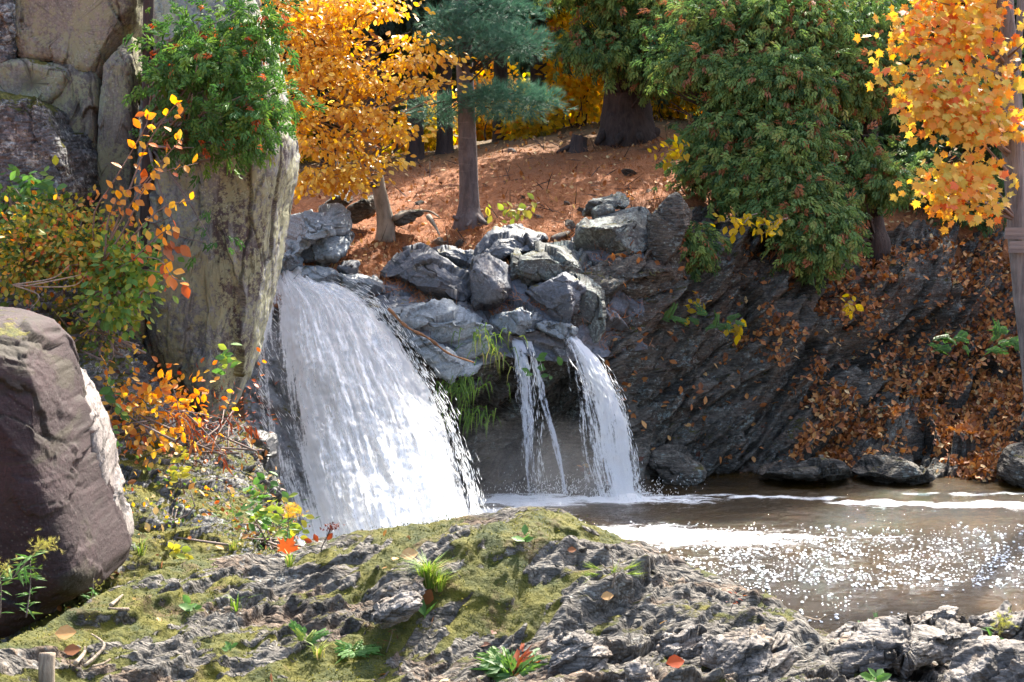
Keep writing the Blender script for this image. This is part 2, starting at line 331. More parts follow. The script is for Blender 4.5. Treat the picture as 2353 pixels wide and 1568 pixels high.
M['pine'] = leaf_mat('pine_needle', [(0., (.03, .085, .055)), (.6, (.07, .17, .11)), (1., (.13, .25, .16))], .25, .5)
M['yellow'] = leaf_mat('yellow_shrub_leaf', [(0., (.14, .17, .02)), (.35, (.50, .36, .03)), (.75, (.92, .66, .05)), (1., (.85, .35, .06))], .75, .5)
M['shrub'] = leaf_mat('shrub_leaf', [(0., (.03, .075, .018)), (.35, (.10, .17, .03)), (.6, (.36, .34, .05)), (.8, (.62, .34, .06)), (1., (.55, .13, .045))], .42, .5)
M['orange'] = leaf_mat('orange_leaf', [(0., (.50, .08, .025)), (.35, (.62, .20, .04)), (.7, (.72, .34, .06)), (1., (.74, .50, .09))], .45, .45)
M['rust'] = leaf_mat('dead_rust_leaf', [(0., (.10, .02, .012)), (.5, (.28, .06, .02)), (1., (.45, .16, .06))], .3, .6)
M['green'] = leaf_mat('green_leaf', [(0., (.05, .12, .03)), (.5, (.13, .27, .06)), (.85, (.40, .42, .06)), (1., (.60, .45, .08))], .4, .5)
M['grass'] = leaf_mat('grass_blade', [(0., (.06, .12, .02)), (.5, (.17, .28, .04)), (.85, (.40, .40, .10)), (1., (.55, .42, .20))], .4, .5)
M['moss'] = leaf_mat('moss_tuft', [(0., (.035, .05, .006)), (.5, (.09, .11, .010)), (1., (.24, .22, .02))], .3, .9)
M['bark_dark'] = bark_mat('dark_cedar_bark', (.022, .016, .014), (.065, .045, .038))
M['bark_beech'] = bark_mat('tan_beech_bark', (.13, .105, .075), (.28, .235, .18), (1, 1, .5), 9, .4)
M['bark_pine'] = bark_mat('grey_pine_bark', (.065, .052, .052), (.15, .12, .115), (1, 1, .3), 18, .7, True)
M['bark_grey'] = bark_mat('weathered_grey_bark', (.10, .092, .09), (.24, .225, .215), (1, 1, .08), 26, 1.0)
M['bark_rust'] = bark_mat('rusty_wet_bark', (.10, .045, .02), (.30, .14, .06), (1, 1, 1), 20, .8)
M['twig'] = bark_mat('twig_bark', (.10, .07, .055), (.26, .2, .17), (1, 1, 1), 9, .3)
M['bleached'] = bark_mat('bleached_wood', (.17, .12, .085), (.42, .34, .25), (3, 3, .2), 14, .8)
M['plank'] = bark_mat('grey_plank', (.15, .135, .13), (.32, .29, .27), (.1, 1, 2), 18, .6)

# ---------------------------------------------------------------- terrain and rock builders
SURF = {}                              # samples of rock surfaces for plants and litter: (points, normals)
def rock_sheet(name, ctrl_px, nu, nv, m, n, size, seed, kind='structure', label=None, cat=None, amp=1.0, **kw):
    """ctrl_px: rows of (x, y, distance)"""
    c = np.array(ctrl_px, float); g = surf(P(c[..., 0], c[..., 1], c[..., 2]), nu, nv)
    N = gnormal(g); flip = np.sign((N * (np.array([0, 0, CAM_Z]) - g)).sum(-1).mean()); N = N * flip
    d, crack, cell = rockdisp(g, n, size, seed, **kw); g2 = g + N * (d * amp)[..., None]
    F = grid_faces(nu, nv);  F = F if flip > 0 else F[:, ::-1]
    N2 = gnormal(g2) * flip; SURF[name] = (g2, N2)
    me = mesh_np(name, g2, F, {'crack': crack, 'cell': cell}); o = link(name, me, m)
    return tag(o, label, cat, None, kind)
def rock_poly(name, poly, Y, thick, m, label=None, cat='rock', n=(.3, .2, 1), size=.45, seed=0, ns=150, nf=70, boxy=.62, amp=1.0,
              parent=None, group=None, tilt=0.0, back=1.0, lean=0.0, cuts=9, cut=(.55, .85), **kw):
    """a solid rock whose outline is given, with its own distance and thickness (metres)"""
    p = np.array(poly, float)
    for _ in range(2):
        q = np.roll(p, -1, 0); p = np.stack([p * .9 + q * .1, p * .1 + q * .9], 1).reshape(-1, 2)
    q = np.roll(p, -1, 0); L = np.concatenate([[0], np.cumsum(np.linalg.norm(q - p, axis=1))]); pc = np.concatenate([p, p[:1]])
    s = np.linspace(0, L[-1], ns, endpoint=False); b = np.stack([np.interp(s, L, pc[:, 0]), np.interp(s, L, pc[:, 1])], 1)
    c = p.mean(0); ph = np.linspace(0.0, math.pi, nf); rho = np.sin(ph) ** boxy; dz = np.sign(np.cos(ph)) * np.abs(np.cos(ph)) ** boxy
    xy = c + rho[:, None, None] * (b - c); dd = -dz[:, None] * thick * np.where(dz[:, None] < 0, back, 1) + 0 * xy[..., 0]
    off = tilt * (xy[..., 0] - c[0]) * px(Y) + lean * (c[1] - xy[..., 1]) * px(Y)
    g = P(xy[..., 0], xy[..., 1], Y + off); g[..., 1] += dd
    cen = P(c[0], c[1], Y); rg = np.random.default_rng(seed + 900); ex = np.array([np.ptp(g[..., 0]), np.ptp(g[..., 1]), np.ptp(g[..., 2])]) / 2
    for k in range(cuts):                                            # flat broken faces
        m_ = rg.normal(size=3) * [1, .8, 1] + [0, -.7, .35]; m_ = unit(m_ / ex); e = (g - cen) @ m_; h = e.max() * rg.uniform(*cut)
        g = g - np.maximum(e - h, 0)[..., None] * m_ * .93
    N = gnormal(g, True)
    sg = np.sign((N * (g - cen)).sum(-1)); sg = np.sign(sg[5:-5].sum()); N = N * sg
    N[0] = (0, -1, 0); N[-1] = (0, 1, 0)
    d, crack, cell = rockdisp(g, n, size, seed, **kw); d = d * amp
    w = np.minimum(np.arange(nf), nf - 1 - np.arange(nf)) / 3.0; w = np.clip(w, 0, 1)[:, None]; d = d * w + d[[0, -1]].mean(axis=1)[(np.arange(nf) > nf // 2).astype(int)][:, None] * (1 - w)
    g2 = g + N * d[..., None]; F = grid_faces(nf, ns, True); F = F if sg > 0 else F[:, ::-1]
    SURF[name + str(seed)] = (g2, gnormal(g2, True) * sg)
    o0 = np.array([cen[0], cen[1], g2[..., 2].min()]) if parent is None else np.array(parent.location)
    me = mesh_np(name, g2 - o0, F, {'crack': crack, 'cell': cell}); o = link(name, me, m, parent, tuple(o0) if parent is None else (0, 0, 0))
    return tag(o, label, cat if parent is None else None, group)

#==STRUCTURE==
# ground to the horizon, under everything
r0 = np.array([[-900, -900, -1.2], [900, -900, -1.2], [900, 900, -1.2], [-900, 900, -1.2]])
tag(link('ground', mesh_np('ground', r0, [[0, 1, 2, 3]], {'crack': [0] * 4}), M['litter']), kind='structure')

# forest floor: rows near to far
FF = {560: [(700, 14.9), (640, 15.4), (600, 16), (560, 16.8), (500, 18.5), (430, 21), (385, 25), (365, 32), (350, 70)],
      800: [(740, 15.7), (665, 15.8), (600, 16.3), (550, 17), (485, 18.7), (415, 21), (378, 25), (360, 32), (350, 70)],
      1000: [(730, 16.3), (660, 16.4), (600, 16.75), (530, 17.2), (455, 19), (392, 21.5), (355, 25), (345, 32), (340, 70)],
      1200: [(730, 16.4), (660, 16.6), (585, 16.8), (500, 17.6), (430, 19), (362, 21.5), (325, 25), (318, 32), (320, 70)],
      1400: [(730, 16.6), (650, 17), (570, 17.3), (480, 17.9), (395, 19.5), (333, 22.5), (290, 26), (282, 32), (300, 70)],
      1560: [(740, 17.2), (640, 17.5), (550, 17.7), (460, 18.1), (375, 19.8), (310, 23), (272, 27), (272, 33), (290, 70)],
      1800: [(800, 18.0), (690, 18.2), (590, 18.3), (505, 18.8), (425, 20), (355, 23), (315, 27), (300, 33), (300, 70)],
      2050: [(860, 18.6), (740, 18.9), (630, 19.0), (560, 19.3), (480, 20.2), (400, 23), (360, 27), (340, 33), (320, 70)],
      2300: [(860, 19), (740, 19.3), (620, 19.4), (560, 19.7), (480, 20.5), (400, 23), (360, 27), (340, 33), (330, 70)],
      2800: [(860, 19), (740, 19.3), (620, 19.4), (560, 19.7), (480, 20.5), (400, 23), (360, 27), (340, 33), (330, 70)]}
FF[100] = FF[560]; FF[-600] = FF[560]; FF[3600] = FF[2800]
xs = sorted(FF); cp = np.array([[(x, y, d) for (y, d) in FF[x]] for x in xs], float)
g = surf(P(cp[..., 0], cp[..., 1], cp[..., 2]), 420, 330)
g[..., 2] += .07 * fbm(g * .9, 4, 3) + .035 * ridged(g * np.array([2.5, 2.5, 1]), 3, 9) + .012 * fbm(g * 14, 2, 5)
tag(link('forest_floor', mesh_np('forest_floor', g, grid_faces(420, 330), {'crack': sstep(19.5, 26, g[..., 1]) * .9}), M['litter']), kind='structure')
SURF['floor'] = (g, unit(gnormal(g) * np.sign(gnormal(g)[..., 2:3])))
def floor_z(x, y):
    G = SURF['floor'][0]; k = np.argmin((G[..., 0] - x) ** 2 + (G[..., 1] - y) ** 2); return G.reshape(-1, 3)[k, 2]

# rock cliff: behind the side falls and all along the right shore
RC = {820: [(1330, 13.6), (1200, 13.9), (1080, 14.2), (960, 14.5), (880, 14.9), (800, 15.2), (740, 15.6), (690, 16.4)],
      960: [(1300, 14.3), (1180, 14.5), (1080, 14.7), (960, 14.8), (890, 14.95), (810, 15.2), (745, 15.6), (690, 16.4)],
      1080: [(1280, 15.0), (1160, 15.2), (1060, 15.5), (960, 15.4), (880, 15.1), (820, 15.15), (760, 15.6), (700, 16.4)],
      1200: [(1260, 15.3), (1150, 15.4), (1050, 15.9), (940, 15.9), (850, 15.6), (790, 15.35), (745, 15.6), (690, 16.4)],
      1300: [(1250, 15.3), (1140, 15.4), (1050, 15.9), (940, 15.9), (850, 15.6), (785, 15.35), (740, 15.6), (660, 16.4)],
      1400: [(1230, 15.5), (1120, 15.5), (1020, 15.5), (920, 15.5), (820, 15.5), (730, 15.6), (650, 15.9), (580, 16.6)],
      1500: [(1210, 15.8), (1110, 15.8), (1010, 15.8), (900, 15.9), (790, 16.0), (690, 16.1), (600, 16.4), (510, 17.2)],
      1650: [(1210, 15.9), (1110, 15.9), (1010, 16.0), (900, 16.3), (780, 16.5), (670, 16.8), (570, 17.2), (480, 18)],
      1850: [(1200, 15.9), (1105, 15.9), (1030, 16.2), (930, 16.6), (810, 16.9), (700, 17.2), (600, 17.6), (520, 18.6)],
      2050: [(1200, 15.6), (1105, 15.7), (1045, 16.3), (975, 17.0), (890, 17.6), (770, 17.9), (640, 18.2), (540, 19.4)],
      2250: [(1200, 15.5), (1105, 15.6), (1040, 16.3), (960, 17.2), (870, 18.0), (780, 18.4), (650, 18.7), (540, 19.9)],
      2450: [(1200, 15.5), (1105, 15.6), (1035, 16.3), (950, 17.3), (850, 18.2), (770, 18.5), (650, 18.8), (540, 20)]}
RC[2800] = RC[2450]; RC[3500] = RC[2450]
xs = sorted(RC)
rock_sheet('rock_cliff', [[(x, y, d) for (y, d) in RC[x]] for x in xs], 760, 330, M['cliff_r'], (-.72, .15, .62), 1.0, 11, amp=1.5, block=1.4, layer=1.5, stretch=3.4)

LG = {680: [(720, 14.8), (660, 15.35), (625, 15.8), (600, 16.3), (580, 17)], 780: [(740, 14.9), (680, 15.3), (645, 15.7), (620, 16.2), (600, 17)], 880: [(750, 14.9), (700, 15.3), (655, 15.8), (625, 16.3), (590, 17)],
      980: [(800, 14.9), (735, 15.3), (690, 15.8), (620, 16.3), (585, 17)], 1080: [(830, 15.0), (760, 15.35), (700, 15.8), (630, 16.3), (585, 17)], 1180: [(820, 15.2), (760, 15.4), (705, 15.7), (625, 16.2), (570, 17)],
      1290: [(830, 15.25), (765, 15.4), (715, 15.65), (640, 16.1), (560, 17)], 1380: [(820, 15.5), (740, 15.7), (660, 15.95), (580, 16.5), (510, 17.3)], 1480: [(800, 15.9), (710, 16), (620, 16.3), (540, 16.6), (490, 17.5)]}
rock_sheet('rock_ledge', [[(x, y + 3, d - {680: -.25, 780: -.12, 880: .12}.get(x, .3)) for (y, d) in LG[x]] for x in sorted(LG)], 420, 160, M['grey'], (.5, .1, .8), .45, 17, amp=1.2, block=1.2, layer=.7, stretch=2)

# left cliff backing and mossy bank
rock_sheet('left_cliff', [[(x, y, d + dx) for y, d in ((1000, 12.2), (800, 12.7), (600, 13.2), (400, 13.5), (200, 13.7), (0, 13.9), (-200, 14.1))] for x, dx in ((-900, -1.5), (-300, -.6), (0, 0), (200, 0), (350, .3), (480, .8))],
           220, 300, M['cliff_l'], (.9, .3, .1), .9, 21, amp=1.2)
LB = {-500: [(500, 12.4), (640, 11.4), (760, 10.9), (880, 10.3), (1010, 9.8), (1160, 9.2), (1300, 8.6), (1500, 7.4)],
      -150: [(500, 12.4), (640, 11.4), (760, 10.9), (880, 10.3), (1010, 9.8), (1160, 9.2), (1300, 8.6), (1500, 7.4)],
      100: [(520, 12.5), (640, 11.3), (740, 10.9), (860, 10.3), (1000, 9.8), (1150, 9.2), (1300, 8.6), (1500, 7.4)],
      220: [(560, 12.7), (660, 11.5), (760, 10.9), (870, 10.4), (1000, 9.9), (1150, 9.3), (1290, 8.7), (1460, 7.6)],
      320: [(690, 12.9), (760, 11.9), (840, 11.3), (920, 10.8), (1030, 10.2), (1150, 9.5), (1290, 8.8), (1450, 7.7)],
      430: [(860, 13), (900, 12.2), (940, 11.6), (1000, 11.0), (1080, 10.4), (1170, 9.7), (1290, 8.9), (1440, 7.8)],
      540: [(960, 13), (985, 12.4), (1020, 11.8), (1070, 11.2), (1120, 10.6), (1190, 9.9), (1290, 9.1), (1430, 8)],
      610: [(1080, 12.8), (1085, 12.3), (1110, 11.7), (1150, 11.1), (1195, 10.6), (1240, 10), (1300, 9.3), (1430, 8.2)],
      660: [(1240, 12.4), (1210, 12.1), (1200, 11.6), (1220, 11.1), (1245, 10.6), (1280, 10), (1325, 9.3), (1440, 8.4)],
      710: [(1440, 12.1), (1400, 11.8), (1380, 11.4), (1380, 11), (1390, 10.4), (1410, 9.9), (1430, 9.3), (1500, 8.6)]}
xs = sorted(LB)
rock_sheet('mossy_bank', [[(x, y, d) for (y, d) in LB[x]] for x in xs], 420, 380, M['bank'], (-.35, .5, .8), .38, 31, amp=1.0, block=1.1, layer=1.3, stretch=2.6)

# foreground rock: one outcrop from the camera's feet to the pool
rid = np.array([(-900, 1640, 4.9), (-300, 1560, 5.5), (0, 1487, 6.0), (130, 1428, 6.4), (300, 1350, 6.9), (430, 1306, 7.2), (560, 1290, 7.4), (640, 1288, 7.5), (720, 1262, 7.6), (850, 1230, 7.8),
                (1000, 1200, 7.9), (1120, 1172, 8.0), (1210, 1165, 8.0), (1300, 1184, 8.0), (1400, 1230, 8.0), (1520, 1276, 7.9), (1640, 1326, 7.8), (1760, 1376, 7.7), (1830, 1412, 7.65), (1895, 1470, 7.55),
                (1940, 1560, 7.5), (2050, 1700, 7.5), (3500, 1900, 7.5)])
RW = P(rid[:, 0], rid[:, 1], rid[:, 2])
nx, ny = 860, 560
X, Yg = np.meshgrid(np.linspace(-3.6, 4.0, nx), 4.3 + 5.6 * np.linspace(0, 1, ny) ** 1.0, indexing='ij')
zr = np.interp(X, RW[:, 0], RW[:, 2]); yr = np.interp(X, RW[:, 0], RW[:, 1])
ker = np.hanning(25); ker /= ker.sum()
S_ = yr - Yg
warp = fbm(np.stack([X, Yg, 0 * X], -1) * .8, 3, 71)
S_ = S_ + warp * .18
cen = np.exp(-((X - .35) / 1.05) ** 2)
drop = np.where(S_ > 0, .16 * np.minimum(S_, .5) + (0.20 + .62 * cen) * np.maximum(S_ - .42, 0), 0) + np.where(S_ < 0, .25 * np.abs(S_) + 1.3 * S_ ** 2, 0)
dome = zr - drop
base = .93 - .17 * sstep(5.2, 6.6, Yg) + .06 * X * (X < 0)
base = base - .30 * sstep(.4, 2.0, X) * sstep(5.5, 7.8, Yg) - sstep(8.0, 9.2, Yg + .25 * fbm(np.stack([X * 1.7, Yg * 0, 0 * X], -1), 3, 5)) * 1.6
base = np.where(X < -.6, np.minimum(base, zr - .05 + 0 * base - .9 * sstep(0, 1.2, Yg - yr)), base)
Z = smoothmax(dome, base, .05)
st = R(52); U = X * math.cos(st) + Yg * math.sin(st); Vv = -X * math.sin(st) + Yg * math.cos(st)
lw = .25 * fbm(np.stack([U, Vv, 0 * U], -1) * .9, 3, 8)
q = np.stack([U * .9, (Vv + lw * .5) * 3.0, Z * 1.5], -1)
amp = .55 + .45 * sstep(0.0, .9, S_) ; top = sstep(-.1, .35, S_)
wx = fbm(np.stack([U * 4, Vv * 8, 0 * U], -1), 3, 151, .55) * .07; wy = fbm(np.stack([U * 4, Vv * 8, 0 * U], -1), 3, 152, .55) * .05
dz = (.04 * ridged(q + wx[..., None], 5, 41) + .022 * ridged(np.stack([U * 2.2 + wx, (Vv + wy + lw) * 11, Z * 2], -1), 4, 42)) * amp
blk = sstep(.1, .9, X + 1.4 * sstep(6.9, 5.8, Yg)) * sstep(.9, .0, dome - base)
crack = 0; c1 = 0
for k, (su, sv_, A, B) in enumerate(((1.5, 3.6, .05, .13), (3.6, 8.5, .018, .13), (8, 17, .010, .10))):
    f1, f2, c_, off = voro(np.stack([(U + wx * .7) * su, (Vv + wy + lw) * sv_, 0 * Z], -1), 44 + k * 5); w_ = (1.1 + 1.0 * blk, 1.15 + .6 * blk, 1.1)[k]
    dz = dz + w_ * (A * (c_ - .5) + B * ((c_ * 7.3 % 1 - .5) * off[..., 0] / su + (c_ * 3.9 % 1 - .8) * off[..., 1] / sv_ * 2.2)) * (.35 + .65 * top)
    crack = np.maximum(crack, (1 - sstep(0, .06, f2 - f1)) * ((c_ * 5.3 % 1) < .55) * (.9, .5, .3)[k]); c1 = c1 + c_ * (.5, .3, .2)[k]
for _ in range(2): dz[1:-1, 1:-1] = (dz[1:-1, 1:-1] * 2 + dz[:-2, 1:-1] + dz[2:, 1:-1] + dz[1:-1, :-2] + dz[1:-1, 2:]) / 6
mn = .62 * fbm(np.stack([U * 1.3 + wx * 3, (Vv + lw) * 5.5, 0 * X], -1), 5, 161, .62) + .5 * fbm(np.stack([X * 1.1, Yg * 1.1, 0 * X], -1), 3, 163)
mz = sstep(.12, .20, mn * 1.15 + .16 * sstep(.55, -.2, S_) - .14 * blk)          # moss fills and rounds the rock
sharp = .030 * ridged(np.stack([U * 3 + wx * 2, (Vv + lw + wy) * 17, Z * 3], -1), 4, 171)
for k, (su, sv_, A, B) in enumerate(((5, 11, .020, .16), (11, 22, .010, .13))):
    f1, f2, c_, off = voro(np.stack([(U + wx) * su, (Vv + wy + lw) * sv_, 0 * Z], -1), 181 + k * 5); sharp = sharp + A * (c_ - .5) + B * ((c_ * 7.3 % 1 - .5) * off[..., 0] / su + (c_ * 3.9 % 1 - .75) * off[..., 1] / sv_ * 1.6)
dz = dz * (1 - .35 * mz) + .012 * mz + 1.3 * sharp * (1 - .8 * mz) * (.45 + .55 * top)
dz = dz + .022 * fbm(np.stack([X, Yg, Z], -1) * 9, 5, 61, .62) + .006 * fbm(np.stack([X, Yg, Z], -1) * 34, 3, 62, .6)
dz = dz + .012 * np.maximum(fbm(np.stack([X, Yg, Z], -1) * 3.4, 3, 63), 0)
dz[1:-1, 1:-1] = (dz[1:-1, 1:-1] * 6 + dz[:-2, 1:-1] + dz[2:, 1:-1] + dz[1:-1, :-2] + dz[1:-1, 2:]) / 10
G = np.stack([X, Yg - dz * .35 * top, Z + dz], -1)
G[..., 0] += .3 * dz * top
tag(link('foreground_rock', mesh_np('foreground_rock', G, grid_faces(nx, ny), {'crack': crack, 'cell': c1, 'mossy': mz}), M['fg']), kind='structure')
MZ = mz.reshape(-1)
SURF['fg'] = (G, gnormal(G))

#==ROCKS==
# ---- left side
LS = (.9, .35, .15)
rock_poly('rock_pillar', [(350, -90), (345, 150), (345, 400), (352, 640), (362, 830), (420, 880), (465, 930), (505, 968), (540, 935), (570, 862), (592, 790), (618, 700), (640, 600), (655, 500), (678, 400), (686, 330), (668, 262), (656, 180), (642, 112), (612, 50), (590, -20), (575, -90)],
          12.2, .8, M['pillar'], 'tall grey overhanging rock pillar left of the main waterfall', 'rock', n=(1, .3, 0), size=.9, seed=101, ns=520, nf=230, boxy=.55, cuts=4, cut=(.85, .95), amp=.75, block=.55, layer=.22, stretch=3, back=.5)
blocks = [([(92, -90), (350, -90), (340, 70), (300, 135), (270, 186), (225, 182), (195, 158), (120, 152), (92, 110)], 12.9, 'tan lichened rock block at the top of the left cliff'),
          ([(150, 172), (212, 172), (262, 204), (272, 262), (264, 400), (262, 540), (200, 500), (160, 330), (142, 215)], 12.85, 'tall tan rock block left of the thin vertical crack'),
          ([(290, 180), (340, 118), (352, 200), (352, 680), (300, 660), (270, 560), (274, 380), (284, 250)], 12.8, 'narrow tan rock block between the crack and the dark gully'),
          ([(-90, -90), (50, -90), (86, 40), (90, 120), (74, 190), (40, 228), (-90, 240)], 12.8, 'fractured grey rock block in the upper left corner'),
          ([(60, 160), (150, 165), (215, 188), (196, 232), (150, 262), (60, 250)], 12.8, 'small grey wedge rock under the top tan block'),
          ([(-90, 236), (60, 244), (140, 262), (196, 360), (214, 450), (180, 520), (60, 560), (-90, 560)], 12.0, 'mossy broken rock knob at the left edge above the bush'),
          ([(258, 590), (300, 600), (362, 640), (366, 760), (330, 800), (285, 780), (260, 700)], 12.2, 'grey rock block at the foot of the dark gully')]
for i, (pl, d, lb) in enumerate(blocks):
    pl = [tuple(q) for q in np.mean(pl, 0) + (np.array(pl) - np.mean(pl, 0)) * 1.10]
    rock_poly('cliff_block', pl, d, .75, M['cliff_l'] if i not in (3, 5) else M['bank'], lb, 'rock', n=LS, size=.6, seed=120 + i, ns=260, nf=120, boxy=.2, cuts=3, cut=(.85, .97), amp=.7 if i not in (3, 5) else 1.5, block=.45, layer=.5, stretch=3, group='blocks of the left cliff')
bb = thing('brown_boulder', P(110, 1440, 8.0), 'huge purple brown boulder with moss patches at the left edge', 'boulder')
rock_poly('boulder_body', [(-160, 712), (-40, 714), (40, 722), (105, 744), (140, 782), (166, 850), (190, 940), (212, 1040), (236, 1130), (266, 1215), (280, 1262), (268, 1300), (215, 1322), (170, 1352), (130, 1392), (80, 1424), (0, 1445), (-160, 1450)],
          8.2, .85, M['brown'], n=(.5, .2, .9), size=.7, seed=141, ns=420, nf=200, boxy=.32, cuts=2, cut=(.88, .95), amp=.5, block=.7, layer=.4, stretch=2.2, parent=bb, lean=-.12, back=.35)
rock_poly('painted_sun_edge', [(150, 800), (170, 830), (196, 870), (224, 915), (243, 965), (256, 1020), (270, 1080), (284, 1150), (303, 1220), (299, 1256), (270, 1240), (240, 1160), (212, 1060), (188, 960), (165, 880)],
          8.5, .26, M['pale'], n=(.9, .2, -.3), size=.3, seed=143, ns=260, nf=90, boxy=.5, cuts=0, amp=.35, parent=bb, lean=-.12, back=.4)  # separate sliver, coloured pale to stand for the sunlit facet
bb.children[1]['label'] = 'face along its right edge with sunlight painted in as pale colour'
